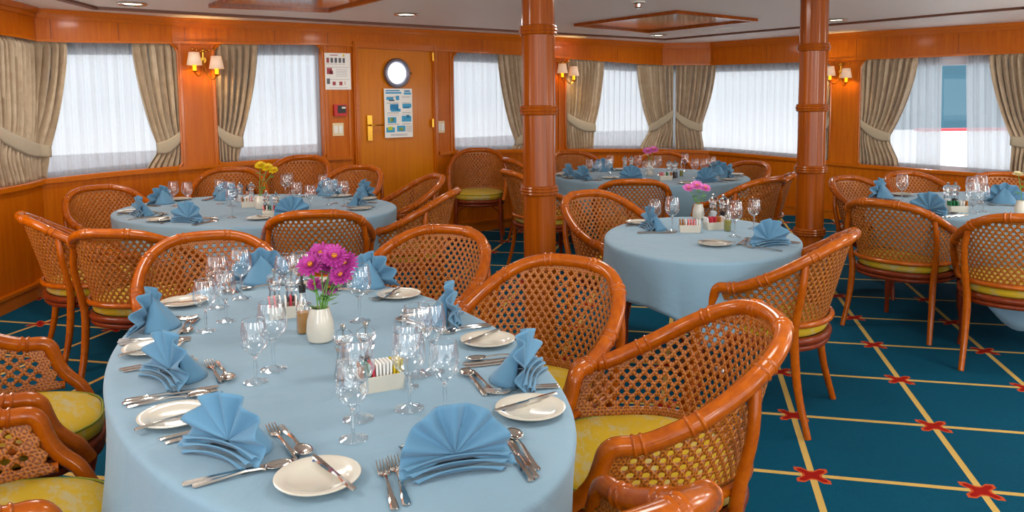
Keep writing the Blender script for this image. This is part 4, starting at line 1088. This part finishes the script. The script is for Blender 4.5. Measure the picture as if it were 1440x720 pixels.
caddy(G(402, 445, TZ), .35, ['pink_paper', 'pink_paper', 'paper', 'paper', 'red_paper', 'paper', 'paper'], 'behind the oil bottle on front table', 'white porcelain sugar caddy with pink packets behind the oil bottle')

# ---- left far table
for u, v, w, ax in [(265, 313, 'near left side', None), (410, 305, 'near right side', None), (197, 304, 'left end', None), (228, 287, 'back left', None), (318, 281, 'back middle', 80), (462, 275, 'back right', 75), (513, 277, 'farther right end', 40), (506, 290, 'nearer right end', 5)]:
    setting('left', Gt(u, v), w, axis=ax, near=False, top=(v > 300))
for i, (u, v, w) in enumerate([(245, 290, 'leftmost'), (264, 291, 'second from left'), (310, 287, 'third from left, behind'), (327, 306, 'left of the mills'), (325, 290, 'behind the left mills, left'), (402, 278, 'right of the yellow flowers'), (407, 275, 'tall one right of the yellow flowers'), (418, 292, 'centre right'), (437, 298, 'in front, centre right'), (462, 288, 'fourth from right'), (470, 286, 'third from right'), (484, 290, 'rightmost'), (455, 278, 'behind, near the right end')]):
    FG.place(G(u, v, TZ), 0, 'wine glass on the left far table, %s' % w, 'wine glass')
vp = G(366, 294, TZ); vase(vp, 'white bud vase with yellow flowers on the left far table')
for u, v, r, w in [(366, 233, .04, 'left'), (376, 236, .042, 'middle'), (385, 240, .035, 'right')]:
    flower(vp+Vector((0, 0, .07)), D(u, v, vp.y), r, 'yellow', 'yellow chrysanthemum in the bud vase, %s bloom' % w, True, (0, -.7))
for u, v, w in [(338, 284, 'left rear'), (354, 283, 'right rear')]: SM.place(G(u, v, TZ), 0, 'clear salt mill on the left far table, %s' % w, 'salt mill')
for u, v, w in [(375, 299, 'left front'), (389, 300, 'right front')]: PM.place(G(u, v, TZ), 0, 'clear pepper mill on the left far table, %s' % w, 'pepper mill')
caddy(G(352, 291, TZ), .2, ['brown_paper', 'paper', 'paper', 'pink_paper', 'paper', 'green_paper'], 'left far table left of the yellow flowers', 'white sugar caddy left of the yellow flowers on the left far table')
caddy(G(383, 304, TZ), .2, ['pink_paper', 'paper', 'green_paper', 'red_paper', 'paper', 'brown_paper'], 'left far table right of the yellow flowers', 'white sugar caddy in front of the yellow flowers on the left far table')
bottle(G(348, 289, TZ), 'oil', 'small dark oil bottle among the mills on the left far table', .8)

# ---- middle table
setting('middle', Gt(1080, 346), 'right side', axis=-40, naprot=-.5, plate_px=Gt(1005, 346), near=False)
setting('middle', Gt(915, 323), 'left side', axis=185, near=False, top=False)
for u, v, P, w in [(921, 323, WS, 'small wine glass at the left of the middle table'), (945, 325, WG, 'tall wine glass left of the caddy on the middle table'), (1033, 333, WG, 'tall wine glass right of the oil bottle on the middle table'), (1060, 322, WS, 'small wine glass behind the right napkin on the middle table')]:
    P.place(G(u, v, TZ), 0, w, 'wine glass')
vp = G(982, 308, TZ); vase(vp, 'white bud vase behind the caddy on the middle table')
for u, v, r, w in [(968, 265, .036, 'left'), (980, 262, .042, 'middle'), (992, 265, .036, 'right')]:
    flower(vp+Vector((0, 0, .07)), D(u, v, vp.y), r, 'pink', 'pink chrysanthemum on the middle table, %s bloom' % w, True, (0, -.7))
caddy(G(970, 326, TZ), -.1, ['brown_paper', 'brown_paper', 'paper', 'pink_paper', 'pink_paper', 'pink_paper', 'paper', 'paper'], 'middle table, left', 'white sugar caddy with pink packets on the middle table')
caddy(G(1004, 322, TZ), .3, ['paper', 'red_paper', 'red_paper', 'brown_paper', 'paper'], 'middle table, right', 'white sugar caddy with red packets right of the pink one on the middle table')
bottle(G(1023, 325, TZ), 'olive_oil', 'green oil bottle with metal pourer on the middle table', .95)
SM.place(G(1003, 310, TZ), 0, 'clear salt mill, left one behind the caddies of the middle table', 'salt mill', scale=1.1); PM.place(G(1017, 311, TZ), 0, 'clear pepper mill, right one behind the caddies of the middle table', 'pepper mill', scale=1.1)

# ---- far table
for u, v, w, ax in [(820, 253, 'nearer left end', None), (800, 250, 'farther left end', None), (848, 241, 'back left', 100), (888, 253, 'near side', None), (992, 257, 'near right', None), (1010, 246, 'back right', 60), (1026, 251, 'right end', None)]:
    setting('far', Gt(u, v), w, axis=ax, near=False, top=False)
for u, v, w in [(829, 251, 'leftmost'), (841, 254, 'tallest of the left group'), (856, 250, 'left group, right one'), (858, 244, 'left group, rear'), (897, 244, 'behind the near napkin'), (909, 254, 'centre left'), (917, 253, 'centre'), (925, 246, 'centre rear'), (963, 241, 'right of the mills'), (977, 250, 'right group, left one'), (990, 250, 'right group, middle'), (1001, 246, 'right group, right')]:
    FG.place(G(u, v, TZ), 0, 'wine glass on the far corner table, %s' % w, 'wine glass')
vp = G(914, 247, TZ); vase(vp, 'white bud vase with pink flowers on the far corner table')
for u, v, r, w in [(911, 213, .05, 'left'), (919, 211, .05, 'right')]:
    flower(vp+Vector((0, 0, .07)), D(u, v, vp.y), r, 'pink', 'pink chrysanthemum on the far corner table, %s bloom' % w, True, (0, -.7))
for P, u, v, w in [(SM, 879, 242, 'salt mill left rear'), (PM, 888, 242, 'pepper mill left rear'), (SM, 941, 250, 'salt mill right'), (PM, 949, 251, 'pepper mill right')]:
    P.place(G(u, v, TZ), 0, 'clear %s on the far corner table' % w, w[:-5].strip().split(' ')[0]+' mill', scale=1.15)
caddy(G(936, 253, TZ), .1, ['pink_paper', 'pink_paper', 'paper', 'green_paper', 'paper', 'brown_paper'], 'far corner table', 'white sugar caddy with pink packets on the far corner table')
bottle(G(958, 248, TZ), 'olive_oil', 'small oil bottle right of the mills on the far corner table', .8)

# ---- right table
for u, v, w, ax in [(1237, 278, 'left end', None), (1307, 302, 'near side', None), (1412, 287, 'far side', 60)]:
    setting('right', Gt(u, v), w, axis=ax, near=False, top=(u > 1250), scale=1.05)
for P, u, v, w in [(WG, 1268, 284, 'alone behind the left napkin'), (WG, 1366, 289, 'left one of the group'), (WG, 1379, 286, 'rear one of the group'), (WG, 1367, 300, 'nearest of the group'), (WS, 1382, 298, 'right one of the group')]:
    P.place(G(u, v, TZ), 0, 'wine glass on the right table, %s' % w, 'wine glass')
SM.place(G(1332, 292, TZ), 0, 'clear salt mill on the right table', 'salt mill', scale=1.15); PM.place(G(1342, 292, TZ), 0, 'clear pepper mill on the right table', 'pepper mill', scale=1.15)
caddy(G(1346, 298, TZ), 0, ['green_paper', 'green_paper', 'green_paper', 'paper', 'paper', 'brown_paper'], 'right table', 'white sugar caddy with green packets on the right table')
bottle(G(1358, 292, TZ), 'olive_oil', 'small oil bottle behind the caddy on the right table', .7)
vp = G(1436, 306, TZ); vase(vp, 'white bud vase with cream flower at the right edge', 1.1)
flower(vp+Vector((0, 0, .08)), D(1432, 246, vp.y), .035, 'cream_petals', 'cream flower in the vase at the right edge', True, (0, -.2))

# ------------------------------------------------------------------ world and view
w = bpy.data.worlds.new('world'); bpy.context.scene.world = w; w.use_nodes = True; nt = w.node_tree; bg = nt.nodes['Background']
tc = nt.nodes.new('ShaderNodeTexCoord'); sx = nt.nodes.new('ShaderNodeSeparateXYZ'); nt.links.new(tc.outputs['Generated'], sx.inputs[0])
rp = nt.nodes.new('ShaderNodeValToRGB'); nt.links.new(sx.outputs[2], rp.inputs[0])
mr = nt.nodes.new('ShaderNodeMapRange'); nt.links.new(sx.outputs[2], mr.inputs[0]); mr.inputs[1].default_value = -.5; mr.inputs[2].default_value = .5; nt.links.new(mr.outputs[0], rp.inputs[0])
rp.color_ramp.elements[0].position = .42; rp.color_ramp.elements[0].color = (.98, .99, 1, 1); rp.color_ramp.elements[1].position = .5; rp.color_ramp.elements[1].color = (.62, .66, .70, 1)
nt.links.new(rp.outputs[0], bg.inputs[0]); bg.inputs[1].default_value = 2.5
vs_ = bpy.context.scene.view_settings; vs_.view_transform = 'Standard'; vs_.look = 'None'; vs_.exposure = .3; vs_.gamma = 1; vs_.use_curve_mapping = False
